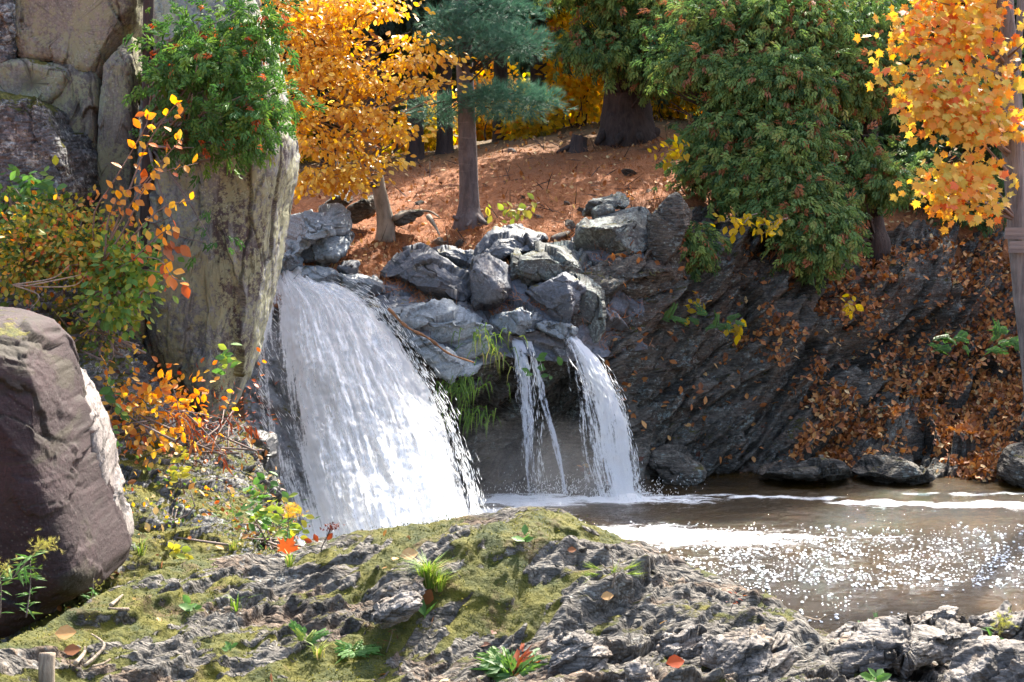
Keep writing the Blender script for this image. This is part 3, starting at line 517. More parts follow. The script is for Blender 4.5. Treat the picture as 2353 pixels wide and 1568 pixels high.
# ---- rocks of the ledge above the falls
BL = [('boulder', [(638, 520), (655, 482), (700, 466), (748, 468), (785, 485), (807, 509), (792, 525), (760, 540), (720, 560), (690, 575), (638, 590)], 16.0, .55, 'slab', 'pale flat topped boulder leaning above the waterfall lip', (.3, .1, 1)),
      ('boulder', [(645, 590), (700, 562), (745, 532), (800, 535), (804, 560), (782, 590), (740, 610), (690, 614), (645, 606)], 16.15, .5, 'slab', 'grey boulder wedged under the pale flat topped boulder', (.4, .1, .8)),
      ('rock', [(630, 585), (668, 586), (695, 602), (692, 622), (640, 628)], 15.6, .3, 'wet', 'small wet rock tucked against the pillar at the waterfall lip', (.3, .1, 1)),
      ('rock', [(776, 622), (788, 606), (802, 600), (820, 606), (824, 628), (800, 636)], 15.8, .18, 'grey', 'small pointed grey rock on the needles behind the lip', (.3, .1, 1)),
      ('rock', [(700, 622), (735, 616), (765, 622), (790, 640), (785, 662), (745, 652), (708, 638)], 15.45, .3, 'wet', 'wet cracked rock first in the row right of the lip', (.5, .1, .8)),
      ('rock', [(775, 632), (820, 634), (850, 645), (872, 662), (862, 684), (820, 682), (790, 664)], 15.4, .3, 'wet', 'wet mossy rock second in the row right of the lip', (.5, .1, .8)),
      ('rock', [(808, 636), (840, 636), (878, 652), (884, 672), (850, 664)], 15.6, .2, 'wet', 'bluish rounded rock behind the row right of the lip', (.5, .1, .8)),
      ('boulder', [(872, 650), (890, 610), (930, 582), (985, 574), (1020, 580), (1000, 600), (950, 620), (920, 660)], 16.2, .5, 'grey', 'brownish grey boulder with needles on top at the needle slope foot', (.4, .1, .8)),
      ('boulder', [(905, 655), (935, 610), (962, 592), (1010, 600), (1060, 630), (1098, 650), (1102, 690), (1060, 712), (980, 704), (930, 688)], 15.8, .5, 'grey', 'large cracked blue grey boulder in the middle of the ledge', (.45, .1, .9)),
      ('rock', [(990, 578), (1040, 572), (1090, 585), (1085, 612), (1040, 612), (1000, 602)], 16.4, .3, 'grey', 'low grey rock behind the large cracked boulder', (.3, .1, 1)),
      ('boulder', [(1068, 655), (1100, 606), (1122, 597), (1150, 606), (1188, 640), (1204, 690), (1170, 724), (1110, 726), (1080, 700)], 15.6, .45, 'grey', 'pointed grey boulder right of the large cracked boulder', (.7, .1, .6)),
      ('boulder', [(1080, 604), (1098, 562), (1130, 532), (1180, 515), (1228, 515), (1252, 532), (1248, 556), (1205, 576), (1150, 602), (1110, 610)], 16.5, .5, 'grey', 'dark blue grey boulder with needles lying highest on the ledge', (.5, .1, .8)),
      ('boulder', [(1160, 612), (1200, 568), (1250, 553), (1300, 560), (1338, 582), (1348, 612), (1330, 640), (1270, 646), (1200, 644), (1170, 634)], 16.0, .5, 'lichen', 'moss capped streaked boulder above the pale rounded boulder', (.6, .1, .6)),
      ('boulder', [(1204, 700), (1212, 655), (1262, 633), (1312, 632), (1336, 655), (1338, 722), (1300, 746), (1235, 738)], 15.4, .45, 'grey', 'smooth pale blue boulder right above the narrow falls', (.3, .1, 1)),
      ('rock', [(1325, 640), (1370, 650), (1400, 680), (1395, 740), (1360, 780), (1330, 740)], 15.5, .4, 'lichen', 'upright grey rock right of the smooth pale blue boulder', (1, .1, .2)),
      ('rock_slab', [(866, 667), (926, 669), (985, 700), (1080, 733), (1160, 757), (1176, 777), (1130, 802), (1080, 814), (1035, 806), (980, 772), (930, 742), (895, 705)], 14.95, .35, 'slab', 'long pale jointed slab sloping down beside the waterfall', (-.35, .1, .9)),
      ('rock_slab', [(900, 716), (960, 765), (1030, 805), (1062, 832), (1106, 834), (1090, 852), (1040, 864), (1005, 850), (955, 800), (915, 755)], 14.65, .3, 'slab', 'lower greenish slab edged by a line of needles', (-.5, .1, .8)),
      ('rock', [(985, 700), (1020, 690), (1065, 700), (1098, 722), (1060, 738), (1015, 722)], 15.35, .25, 'grey', 'small bluish rock between the pale slab and large boulder', (.3, .1, .9)),
      ('rock', [(1118, 745), (1150, 724), (1200, 716), (1242, 732), (1240, 760), (1190, 780), (1150, 775)], 15.1, .3, 'wet', 'shiny wet jointed rock at the top of the left narrow fall', (.5, .1, .8)),
      ('rock', [(1230, 750), (1262, 736), (1300, 742), (1325, 758), (1300, 776), (1255, 776)], 15.05, .25, 'wet', 'shiny wet rock at the top of the right narrow fall', (.5, .1, .8)),
      ('outcrop', [(1328, 565), (1345, 522), (1385, 498), (1440, 468), (1490, 476), (1502, 520), (1480, 570), (1420, 592), (1370, 600)], 16.4, .5, 'lichen', 'lichen spotted outcrop at the right edge of the needle slope', (-.6, .1, .7)),
      ('outcrop', [(1345, 490), (1370, 452), (1425, 440), (1448, 456), (1420, 478), (1375, 500)], 16.9, .3, 'lichen', 'small pointed rock above the lichen spotted outcrop', (-.6, .1, .7)),
      ('outcrop', [(1488, 480), (1530, 462), (1562, 452), (1578, 500), (1545, 575), (1515, 608), (1488, 570)], 16.3, .4, 'cliff_r', 'brown grey slab leaning at the top of the dark cliff', (1, .1, .5)),
      ('outcrop', [(1340, 600), (1420, 592), (1520, 600), (1540, 640), (1480, 700), (1400, 700), (1350, 660)], 16.0, .4, 'cliff_r', 'flat dark rock shelf under the lichen spotted outcrop', (.1, .1, 1)),
      ('rock', [(790, 508), (812, 465), (848, 446), (868, 464), (852, 490), (818, 512)], 17.3, .3, 'cliff_r', 'dark upright rock on the needle slope left of the leaning trunk', (.9, .1, .2)),
      ('rock', [(735, 470), (770, 440), (800, 438), (806, 462), (770, 490)], 17.6, .3, 'cliff_r', 'dark rock half hidden behind the pale flat topped boulder', (.9, .1, .2)),
      ('rock', [(890, 520), (920, 486), (965, 484), (975, 495), (930, 515)], 17.1, .2, 'cliff_r', 'dark low rock under roots right of the leaning trunk', (.2, .1, 1)),
      ('rock', [(1478, 1090), (1500, 1048), (1535, 1032), (1580, 1048), (1614, 1078), (1600, 1106), (1500, 1110)], 15.5, .35, 'cliff_r', 'dark shore rock with a small white chip right of the falls', (-.3, .1, .9)),
      ('rock', [(1312, 1150), (1320, 1115), (1350, 1098), (1380, 1110), (1388, 1150), (1350, 1165)], 14.75, .25, 'wetdark', 'dark rounded rock under the right narrow fall', (.2, .1, 1)),
      ('rock', [(1750, 1095), (1800, 1075), (1860, 1068), (1930, 1075), (1960, 1098), (1860, 1108)], 15.4, .35, 'cliff_r', 'leaf strewn flat rock at the far shore', (.1, .1, 1)),
      ('rock', [(1960, 1096), (2000, 1055), (2060, 1050), (2120, 1080), (2130, 1105), (2040, 1112)], 15.5, .35, 'cliff_r', 'mossy lump of rock at the far shore below the leaf bank', (.1, .1, 1)),
      ('rock', [(2300, 1090), (2330, 1035), (2380, 1020), (2420, 1050), (2420, 1110), (2330, 1112)], 15.3, .35, 'cliff_r', 'dark slanted rock at the right end of the far shore', (.9, .1, .4)),
      ('rock', [(556, 1040), (580, 1000), (615, 1010), (640, 1060), (640, 1150), (600, 1200), (560, 1130)], 12.6, .4, 'wetdark', 'wet black rock between the bank and the waterfall', (.9, .1, .4)),
      ]
for i, (nm, pl, d, th, mt, lb, n) in enumerate(BL):
    pl = [tuple(q) for q in np.mean(pl, 0) + (np.array(pl) - np.mean(pl, 0)) * (1.12 if d > 15 and i < 24 else 1.05)]
    a = np.ptp(np.array(pl), 0).max() * px(d)
    kw = dict(layer=.35, stretch=1.5) if nm != 'rock_slab' else dict(layer=.25, stretch=3.0, block=.8)
    rock_poly(nm, pl, d, th, M[mt], lb, {'rock_slab': 'rock', 'outcrop': 'rock'}.get(nm, nm), n=n, size=max(.22, a * .5), seed=200 + i, ns=190, nf=90, boxy=.42, amp=1.0, group='rocks of the ledge and shore', **kw)#='rocks of the ledge and shore')
# ---- angular rocks of the near ledge
FR = [([(1262, 1480), (1300, 1462), (1350, 1456), (1388, 1476), (1396, 1520), (1380, 1560), (1300, 1570), (1255, 1530)], 6.35, 'pale knobbly rock at the bottom edge right of the orange tipped seedling'),
      ([(1508, 1500), (1530, 1475), (1590, 1458), (1630, 1466), (1640, 1500), (1600, 1530), (1530, 1530)], 6.8, 'dark hollowed rock with lit rim under the dome'),
      ([(1640, 1500), (1655, 1465), (1720, 1455), (1770, 1468), (1840, 1520), (1800, 1560), (1660, 1600), (1620, 1560)], 6.45, 'pale slanting ledge rock with sharp lit top'),
      ([(1390, 1600), (1440, 1545), (1470, 1528), (1510, 1560), (1520, 1620)], 6.1, 'pointed brown rock at the bottom edge'),
      ([(1890, 1510), (1960, 1470), (2050, 1440), (2110, 1426), (2190, 1428), (2250, 1450), (2200, 1490), (2080, 1510), (1950, 1530)], 7.4, 'long layered sunlit rock slab at the pool edge'),
      ([(2080, 1450), (2130, 1418), (2190, 1414), (2240, 1436), (2180, 1465)], 7.9, 'rounded pale rock behind the long layered slab'),
      ([(2255, 1440), (2300, 1418), (2370, 1408), (2450, 1420), (2450, 1500), (2330, 1500), (2270, 1470)], 7.7, 'white edged rock in the lower right corner by the water'),
      ([(2180, 1540), (2240, 1500), (2330, 1490), (2450, 1510), (2450, 1640), (2200, 1640)], 6.6, 'broken pale rock in the bottom right corner'),
      ([(840, 1405), (900, 1378), (960, 1350), (975, 1380), (930, 1420), (850, 1450)], 6.85, 'slanted grey rock lump left of the grass tuft'),
      ([(890, 1370), (920, 1342), (975, 1336), (985, 1362), (930, 1385)], 7.0, 'pale fractured rock lump behind the slanted grey one')]
for i, (pl, d, lb) in enumerate(FR):
    a = np.ptp(np.array(pl), 0).max() * px(d)
    rock_poly('ledge_rock', pl, d, a * .42, M['ledge'], lb, 'rock', n=(-.45, .3, .85), size=max(.13, a * .5), seed=260 + i, ns=220, nf=110, boxy=.55, amp=1.5, block=1.2, stretch=2.4, group='angular rocks of the near ledge', fine=.8)

# loose stones half buried in the near rock
def near_grid(key):
    G_, N_ = SURF[key]; return G_.reshape(-1, 3), N_.reshape(-1, 3)
rg = np.random.default_rng(77); protos = []
for k in range(6):
    u_ = np.linspace(0, 2 * math.pi, 22, endpoint=False); v_ = np.linspace(0, math.pi, 12); sp = np.stack([np.sin(v_)[:, None] * np.cos(u_), np.sin(v_)[:, None] * np.sin(u_), np.cos(v_)[:, None] + 0 * u_], -1)
    for c_ in range(11): m_ = unit(rg.normal(size=3)); e = sp @ m_; sp = sp - np.maximum(e - rg.uniform(.45, .8), 0)[..., None] * m_
    sp = sp * (1 + .10 * fbm(sp * 3 + k * 7, 3, 500 + k)[..., None]) * [1, .75, .6]
    me = mesh_np('stone', sp, grid_faces(12, 22, True)[:, ::-1], {'crack': np.zeros(264), 'cell': np.full(264, rg.random())}, False); me.materials.append(M['ledge'] if k % 2 else M['fg']); protos.append(me)
gg, gn = near_grid('fg'); ok = np.where((gg[:, 1] < 8.0) & (gg[:, 1] > 5.6) & (gn[:, 2] > .3))[0]; ok = ok[(rg.random(len(ok)) < .25 + .75 * (gg[ok, 0] > .3))]
for k in range(70):
    q_ = gg[rg.choice(ok)]; o = bpy.data.objects.new('stone', protos[k % 6]); s_ = float(rg.uniform(.012, .034) * (1 + 1.0 * (rg.random() < .15)))
    o.location = tuple(q_); o.rotation_euler = (rg.normal() * .4, rg.normal() * .4 - .3, rg.uniform(0, 6.3)); o.scale = (s_ * 1.3, s_, s_); col.objects.link(o); tag(o, ('tiny ' if s_ < .022 else 'small ' if s_ < .029 else 'larger ') + ('dark' if k % 2 == 0 else 'pale') + ' angular stone half buried ' + ('high ' if q_[1] > 7.2 else 'low ' if q_[1] < 6.5 else '') + ('near the driftwood' if q_[0] < -1.2 else 'left of the grass tuft' if q_[0] < -.4 else 'right of the grass tuft' if q_[0] < .3 else 'below the pine seedling' if q_[0] < .9 else 'among the pale ledge rocks' if q_[0] < 1.7 else 'on the slabs by the pool'), 'stone', 'stones half buried in the near rock')

#==WATER==
def water_mat():
    t = NT('pool_water'); co = t.coord(); cw = t.coord((0, 0, 0), (1, 1.7, 1)); n1 = t.noise(cw, 15, 5, .65, .5); n2 = t.noise(cw, 55, 4, .65, .3)
    h = t.math('ADD', t.math('MULTIPLY', n1, 1.0), t.math('MULTIPLY', n2, .3))
    b = t.n('ShaderNodeBump', i_Strength=.9, i_Distance=.022); t.l(h, b.inputs['Height'])
    c = t.mix(t.ramp(t.noise(co, .7, 4), [(.4, 0.), (.65, 1.)]), (.012, .0065, .001), (.040, .021, .002))
    p = t.n('ShaderNodeBsdfPrincipled', i_Roughness=.045); p.inputs['IOR'].default_value = 1.333; t.l(c, p.inputs['Base Color']); t.l(b.outputs[0], p.inputs['Normal'])
    # foam
    f = t.attr('foam'); cs = t.coord((0, 0, R(4)), (.55, 2.0, 1)); nf = t.noise(cs, 5.5, 8, .72, .9); nf2 = t.noise(co, 38, 5, .7)
    s_ = t.math('ADD', f, t.math('ADD', t.math('MULTIPLY', t.math('SUBTRACT', nf, .5), 1.5), t.math('MULTIPLY', t.math('SUBTRACT', nf2, .5), .45)))
    a = t.ramp(s_, [(.50, 0.), (.80, 1.)])
    fo = t.n('ShaderNodeBsdfPrincipled', i_Roughness=.6); fo.inputs['Base Color'].default_value = (.82, .84, .85, 1)
    b2 = t.n('ShaderNodeBump', i_Strength=.8, i_Distance=.04); t.l(nf2, b2.inputs['Height']); t.l(b2.outputs[0], fo.inputs['Normal'])
    mx = t.n('ShaderNodeMixShader'); t.l(a, mx.inputs[0]); t.l(p.outputs[0], mx.inputs[1]); t.l(fo.outputs[0], mx.inputs[2]); t.l(mx.outputs[0], t.out.inputs[0]); return t.m
nx, ny = 480, 420
X, Yg = np.meshgrid(np.linspace(-4.5, 11, nx), np.linspace(8.0, 17.2, ny), indexing='ij')
W = np.stack([X, Yg, 0 * X], -1)
wv = .010 * fbm(W * np.array([2.2, 4.5, 1]), 2, 301) + .012 * fbm(W * np.array([6, 11, 1]), 3, 305) + .03 * np.exp(-((X + 1.0) ** 2 + (Yg - 12.6) ** 2) / 1.6) * fbm(W * 5, 3, 309)
def wpt(x, y):                                                      # where a photo pixel meets the water
    d = _f + _r * (x - CX) / FPX + _u * (CY - y) / FPX; return d * (-CAM_Z / d[2])
foam = np.zeros_like(X)
def blob(x, y, rx, ry, a):
    global foam
    c = wpt(x, y); foam = np.maximum(foam, a * np.exp(-(((X - c[0]) / rx) ** 2 + ((Yg - c[1]) / ry) ** 2) ** 1.3))
blob(900, 1235, 1.5, .85, 1.15); blob(1130, 1190, .9, .6, 1.0); blob(1220, 1150, .9, .45, .95); blob(1430, 1145, .55, .35, 1.1); blob(1540, 1150, .8, .3, .72)
blob(1480, 1230, 1.0, .55, .95); blob(1680, 1235, 1.1, .5, .72); blob(1900, 1240, 1.6, .5, .46); blob(1650, 1290, 1.2, .6, .40); blob(2100, 1215, 1.6, .35, .34)
for k, (x, y) in enumerate([(1480, 1142), (1560, 1141), (1640, 1141), (1720, 1141), (1800, 1143), (1880, 1147), (1960, 1153), (2040, 1157), (2120, 1160), (2200, 1161), (2280, 1161), (2360, 1163), (2450, 1166), (2560, 1170)]):
    blob(x, y + 2.5 * math.sin(k * 2.3), .34, .08 + .010 * k, .70 + .03 * k)
for x, y in ((2120, 1134), (2220, 1136), (2320, 1134), (2420, 1133)): blob(x, y, .34, .12, .66)
W[..., 2] = wv + .03 * foam * fbm(W * 7, 3, 311)
tag(link('water', mesh_np('water', W, grid_faces(nx, ny), {'foam': foam}), water_mat()), kind='structure')
tag(link('river_bed', mesh_np('river_bed', np.array([[-6, 7, -.6], [13, 7, -.6], [13, 18, -.6], [-6, 18, -.6]]), [[0, 1, 2, 3]], {'crack': [0] * 4}), M['wetdark']), kind='structure')
# small white domes added on the pool to stand in for sun glints
rng = np.random.default_rng(5)
ico = np.array([[math.cos(a) * math.cos(e), math.sin(a) * math.cos(e), math.sin(e)] for e in (0, .75) for a in np.arange(7) * 2 * math.pi / 7] + [[0, 0, 1]])
icf = [[i, (i + 1) % 7, 7 + (i + 1) % 7] for i in range(7)] + [[i, 7 + (i + 1) % 7, 7 + i] for i in range(7)] + [[7 + i, 7 + (i + 1) % 7, 14] for i in range(7)]
mb = MB()
for k in range(4300):
    x = rng.uniform(1350, 2420); y = 1205 + 235 * rng.beta(1.6, 1.9)
    if fbm(np.array([[x / 90., y / 26., 0]]), 3, 77, .8)[0] < -.2 + .2 * (y > 1370): continue
    if rng.random() < .2 + .5 * (y > 1350) + .25 * (x > 2000): continue
    c = wpt(x, y) + [0, 0, CAM_Z]; r = rng.uniform(.005, .013) * (1 + 1.0 * (rng.random() < .08))
    r = min(r, .012) * (.5, .8, 1.2)[rng.integers(3)]
    for j in range(rng.integers(1, 4)):
        o = c + np.array([rng.normal() * .04, rng.normal() * .06, .006]); mb.add(o + ico * r * np.array([1, 1, .8]), icf, .5)
def glint_mat(name='glint_dot'):
    t = NT(name); p = t.n('ShaderNodeBsdfPrincipled', i_Roughness=.25); p.inputs['Base Color'].default_value = (.86, .88, .88, 1); t.l(p.outputs[0], t.out.inputs[0]); return t.m
M['foam'] = glint_mat()  # plain white for the dots that imitate glints
solo('glint_dots', mb, M['foam'], 'small white dots standing in for sun glints on the brown pool', 'foam', kind='stuff')

def fall_mat(name, dens=1.0, thr=.5, col=(.88, .90, .92), sc=(7, 1.1), trans=.35):
    t = NT(name); uv = t.n('ShaderNodeUVMap'); mp = t.n('ShaderNodeMapping'); mp.inputs['Scale'].default_value = (sc[0], sc[1], 1); t.l(uv.outputs[0], mp.inputs[0])
    n1 = t.noise(mp.outputs[0], 1.6, 8, .7, .25); n2 = t.noise(mp.outputs[0], 7, 6, .75, .2); n3 = t.noise(t.coord(), 24, 5, .7)
    e = t.attr('dens')
    s_ = t.math('ADD', e, t.math('ADD', t.math('MULTIPLY', t.math('SUBTRACT', n1, .5), 1.7), t.math('ADD', t.math('MULTIPLY', t.math('SUBTRACT', n2, .5), 1.1), t.math('MULTIPLY', t.math('SUBTRACT', n3, .5), .6))))
    a = t.ramp(s_, [(thr - .12, 0.), (thr + .14, dens)])
    cc = t.mix(t.ramp(n2, [(.35, 0.), (.62, 1.)]), tuple(x * .96 for x in col), col)
    b = t.n('ShaderNodeBump', i_Strength=.08, i_Distance=.04); t.l(t.math('ADD', n2, t.math('MULTIPLY', n1, 1.3)), b.inputs['Height'])
    p = t.n('ShaderNodeBsdfPrincipled', i_Roughness=.5); t.l(cc, p.inputs['Base Color']); t.l(b.outputs[0], p.inputs['Normal'])
    tl = t.n('ShaderNodeBsdfTranslucent'); t.l(cc, tl.inputs[0]); m1 = t.n('ShaderNodeMixShader', i_0=trans); t.l(p.outputs[0], m1.inputs[1]); t.l(tl.outputs[0], m1.inputs[2])
    tp = t.n('ShaderNodeBsdfTransparent'); m2 = t.n('ShaderNodeMixShader'); t.l(a, m2.inputs[0]); t.l(tp.outputs[0], m2.inputs[1]); t.l(m1.outputs[0], m2.inputs[2]); t.l(m2.outputs[0], t.out.inputs[0]); return t.m
def fall_sheet(name, rows, nu, nv, m, parent, bulge=.25, seed=0, off=0.0, edge=(.16, .2), core=1.0, dens_fn=None, rough=.06, topfade=0.0):
    """rows of (xl, yl, xr, yr, distance) from the lip down"""
    c = []
    for (xl, yl, xr, yr_, d) in rows:
        c.append([P(xl + (xr - xl) * s, yl + (yr_ - yl) * s, d - bulge * math.sin(math.pi * s) - off) for s in np.linspace(0, 1, 5)])
    g = surf(np.array(c), nv, nu)
    L = np.concatenate([[0], np.cumsum(np.linalg.norm(np.diff(g[:, nu // 2], axis=0), axis=1))]); width = np.linalg.norm(g[:, -1] - g[:, 0], axis=1).mean()
    u = np.linspace(0, 1, nu)[None] + 0 * g[..., 0]; v = L[:, None] + 0 * g[..., 0]
    N = gnormal(g); N = N * np.sign((N * np.array([0, -1, .3])).sum(-1).mean())
    q = np.stack([u * width * 5, v * 1.1, 0 * u + seed], -1)
    d = rough * (fbm(q, 4, seed) + .5 * fbm(q * np.array([3, 2.2, 1]), 3, seed + 5) + .35 * fbm(g * 9, 3, seed + 8)); g = g + N * d[..., None]
    dens = core * sstep(0, edge[0], u) * sstep(0, edge[1], 1 - u)
    if dens_fn is not None: dens = dens_fn(u, v / L[-1], dens)
    o = link(name, mesh_np(name, g - np.array(parent.location), grid_faces(nv, nu), {'dens': dens}, uv=np.stack([u * width, v], -1).reshape(-1, 2)), m, parent)
    SURF[name + str(seed)] = (g, N); return o
M['fall'] = fall_mat('white_fall_water', 1.0, .42, (.95, .955, .955), (6, .42), .6); M['fall_thin'] = fall_mat('thin_fall_water', .95, .52, (.86, .89, .93), (12, .8)); M['trickle'] = fall_mat('trickle_water', .8, .50, (.74, .79, .88), (14, 1.4), .3)
MF = [(628, 606, 690, 612, 15.9), (612, 640, 745, 636, 15.5), (602, 690, 850, 690, 15.1), (596, 770, 912, 770, 14.7), (598, 870, 968, 866, 14.25), (606, 980, 1024, 968, 13.8), (624, 1080, 1058, 1062, 13.4), (650, 1170, 1080, 1150, 13.05), (684, 1262, 1094, 1216, 12.8), (690, 1300, 1100, 1260, 12.7)]
# rock under the main fall
rock_sheet('fall_rock', [[(xl - 40 + (xr - xl + 30) * s, yl + 4 + (yr_ - yl) * s, d + .28) for s in np.linspace(0, 1, 6)] for (xl, yl, xr, yr_, d) in MF], 220, 160, M['underfall'], (.7, .2, .7), .5, 320, amp=1.0)
wf = thing('main_waterfall', P(880, 1230, 12.8), 'broad white waterfall sliding past the grey rock pillar', 'waterfall')
def mf_dens(u, v, d):
    d = .42 * sstep(0, .05, u) + .75 * sstep(.08, .36 - .10 * v, u); d = d * (.30 * sstep(0, .03, 1 - u) + .70 * sstep(.02, .20, 1 - u))
    d = d * (1 - .42 * np.exp(-((u - .30) / .12) ** 2 - ((v - .12) / .10) ** 2))            # olive rock showing near the lip
    d = d - .35 * np.exp(-((u - .16) / .12) ** 2 - ((v - .62) / .28) ** 2) - .2 * np.exp(-((u - .22) / .08) ** 2 - ((v - .85) / .12) ** 2)
    q_ = np.stack([u * 7, v * 3.2 - u * .8, 0 * u], -1); d = d + (.42 * fbm(q_, 3, 88) - .06) * sstep(.62, .15, u) + .22 * fbm(q_ * 1.7 + 5, 3, 89) * sstep(.72, .95, u) + .10 * fbm(q_ * .8 + 9, 2, 90)
    return np.maximum(d, .0) + .10 * (u > .02) * (u < .98)
fall_sheet('water_sheet', MF, 200, 320, M['fall'], wf, .28, 1, 0.0, dens_fn=mf_dens, rough=.05)
fall_sheet('water_veil', MF[1:], 160, 260, M['fall_thin'], wf, .34, 2, .12, core=.52, rough=.08, edge=(.3, .12), dens_fn=lambda u, v, d: .62 * sstep(.1, .4, u) * sstep(0, .12, 1 - u) * (.6 + .4 * v))
wA = thing('narrow_waterfall', P(1215, 1145, 15.0), 'thin broken waterfall left of the two narrow ones', 'waterfall', 'narrow side falls')
fall_sheet('water_sheet', [(1150, 766, 1205, 776, 15.1), (1172, 800, 1215, 800, 14.95), (1182, 880, 1228, 880, 14.85), (1192, 980, 1236, 980, 14.8), (1200, 1070, 1232, 1070, 14.78), (1205, 1160, 1240, 1160, 14.75)], 60, 200, M['trickle'], wA, .05, 3, edge=(.3, .3), rough=.03,
           dens_fn=lambda u, v, d: d * (.66 - .36 * v) + .12)
fall_sheet('water_strand', [(1200, 782, 1226, 786, 15.0), (1218, 830, 1238, 832, 14.93), (1230, 870, 1252, 872, 14.9), (1240, 920, 1258, 922, 14.86), (1256, 970, 1270, 972, 14.82), (1268, 1030, 1288, 1030, 14.8), (1284, 1090, 1298, 1090, 14.8), (1290, 1150, 1312, 1150, 14.75)], 16, 200, M['trickle'], wA, .02, 4, edge=(.25, .25), rough=.02, dens_fn=lambda u, v, d: d * .62 + .02)
wB = thing('narrow_waterfall', P(1410, 1145, 14.9), 'curved veil of falling water right of the two narrow ones', 'waterfall', 'narrow side falls')
fall_sheet('water_sheet', [(1278, 750, 1312, 756, 15.2), (1290, 785, 1345, 790, 15.0), (1298, 850, 1392, 850, 14.9), (1303, 930, 1425, 930, 14.85), (1310, 1020, 1448, 1015, 14.8), (1325, 1090, 1460, 1085, 14.78), (1345, 1152, 1470, 1148, 14.75)], 90, 220, M['fall_thin'], wB, .12, 6, edge=(.30, .12), rough=.05,
           dens_fn=lambda u, v, d: .22 * sstep(0, .15, u) + .12 + .50 * sstep(.1, .8, u) * sstep(0, .1, 1 - u) + .1 * sstep(.2, 0, v))
t = NT('falling_drops'); p_ = t.n('ShaderNodeBsdfDiffuse'); p_.inputs[0].default_value = (.85, .88, .9, 1); q_ = t.n('ShaderNodeBsdfTranslucent'); q_.inputs[0].default_value = (.85, .88, .9, 1)
mx_ = t.n('ShaderNodeMixShader', i_0=.5); t.l(p_.outputs[0], mx_.inputs[1]); t.l(q_.outputs[0], mx_.inputs[2]); t.l(mx_.outputs[0], t.out.inputs[0]); M['drop'] = t.m
# droplets thrown off the falls
mb = MB()
def drops(rows, n, seed, lo, hi, side):
    r = np.random.default_rng(seed); rows = np.array(rows, float)
    for k in range(n):
        t = r.uniform(.15, 1) * (len(rows) - 1.001); i = int(t); f = t - i; row = rows[i] * (1 - f) + rows[i + 1] * f; nr = rows[i + 1] - rows[i]
        s = abs(r.normal()) * hi
        x, y = (row[2] + s * 1.0, row[3]) if side > 0 else (row[0] - s * .6, row[1])
        if r.random() < .55: x = row[0] + (row[2] - row[0]) * r.random() ** (.5 if side > 0 else 2)
        p = P(x, y + r.normal() * 14, row[4] - abs(r.normal()) * .12 - .08); dr = unit(P(row[2] + nr[2], row[3] + nr[3], rows[i + 1][4]) - P(row[2], row[3], row[4]))
        L = r.uniform(.03, .12); w = r.uniform(.0015, .0045); dr = unit(dr + r.normal(size=3) * .12); a = unit(np.cross(dr, [0, 1, .2])) * w
        mb.add(np.array([p, p + dr * L * .65 + a, p + dr * L, p + dr * L * .65 - a]), [[0, 1, 2], [0, 2, 3]])
drops(MF, 2600, 8, 0, 13, 1); drops(MF, 700, 9, 0, 10, -1)
part('droplets', mb, M['drop'], wf, smooth=False, stuff=True)
mb = MB(); drops([(1150, 766, 1215, 776, 15.0), (1182, 880, 1228, 880, 14.8), (1200, 1160, 1240, 1160, 14.7)], 300, 12, 0, 8, 1); part('droplets', mb, M['drop'], wA, smooth=False, stuff=True)
mb = MB(); drops([(1290, 785, 1345, 790, 14.9), (1308, 930, 1425, 930, 14.75), (1375, 1152, 1470, 1148, 14.65)], 600, 14, 0, 7, 1); part('droplets', mb, M['drop'], wB, smooth=False, stuff=True)

def mist(name, c, sx, sy, sz, dens, label):
    v = np.array([(x, y, z) for x in (-1, 1) for y in (-1, 1) for z in (0, 1)], float) * [sx, sy, sz]
    me = mesh_np(name, v, [(0, 1, 3, 2), (4, 6, 7, 5), (0, 4, 5, 1), (2, 3, 7, 6), (0, 2, 6, 4), (1, 5, 7, 3)], smooth=False); o = link(name, me, None, None, tuple(c)); tag(o, label, 'mist', None, 'stuff')
    t = NT(name); co = t.coord(); n = t.noise(co, 1.6, 4, .6, .5); sp = t.n('ShaderNodeSeparateXYZ'); t.l(t.coord((0, 0, 0), (1 / sx, 1 / sy, 1 / sz)), sp.inputs[0])
    rr = t.math('ADD', t.math('MULTIPLY', sp.outputs[0], sp.outputs[0]), t.math('ADD', t.math('MULTIPLY', sp.outputs[1], sp.outputs[1]), t.math('MULTIPLY', sp.outputs[2], sp.outputs[2])))
    d = t.math('MULTIPLY', t.math('SUBTRACT', 1.0, rr, True), t.math('MULTIPLY', t.ramp(n, [(.35, 0.), (.7, 1.)]), dens)); pv = t.n('ShaderNodeVolumePrincipled'); pv.inputs['Color'].default_value = (.95, .96, 1, 1); pv.inputs['Anisotropy'].default_value = .3
    t.l(d, pv.inputs['Density']); t.l(pv.outputs[0], t.out.inputs[1]); me.materials.append(t.m)
mb = MB(); r_ = np.random.default_rng(31)
for (x, y, d, sx, n) in ((1220, 1150, 14.6, .25, 260), (1300, 1150, 14.6, .12, 160), (1420, 1148, 14.6, .32, 500), (1110, 1190, 13.1, .3, 300)):
    c = P(x, y, d); c[2] = 0
    for k in range(n):
        a = r_.uniform(0, 6.28); h = abs(r_.normal()) * .09; p = c + np.array([r_.normal() * sx, r_.normal() * .15, h]); v_ = unit(np.array([math.cos(a) * .5, math.sin(a) * .5, 1.2])) * r_.uniform(.008, .03); w_ = np.array([.004, 0, .001])
        mb.add(np.array([p, p + v_ * .5 + w_, p + v_, p + v_ * .5 - w_]), [[0, 1, 2], [0, 2, 3]])
solo('splash', mb, M['drop'], 'white splashes where the narrow falls meet the pool', 'splash', kind='stuff', smooth=False)
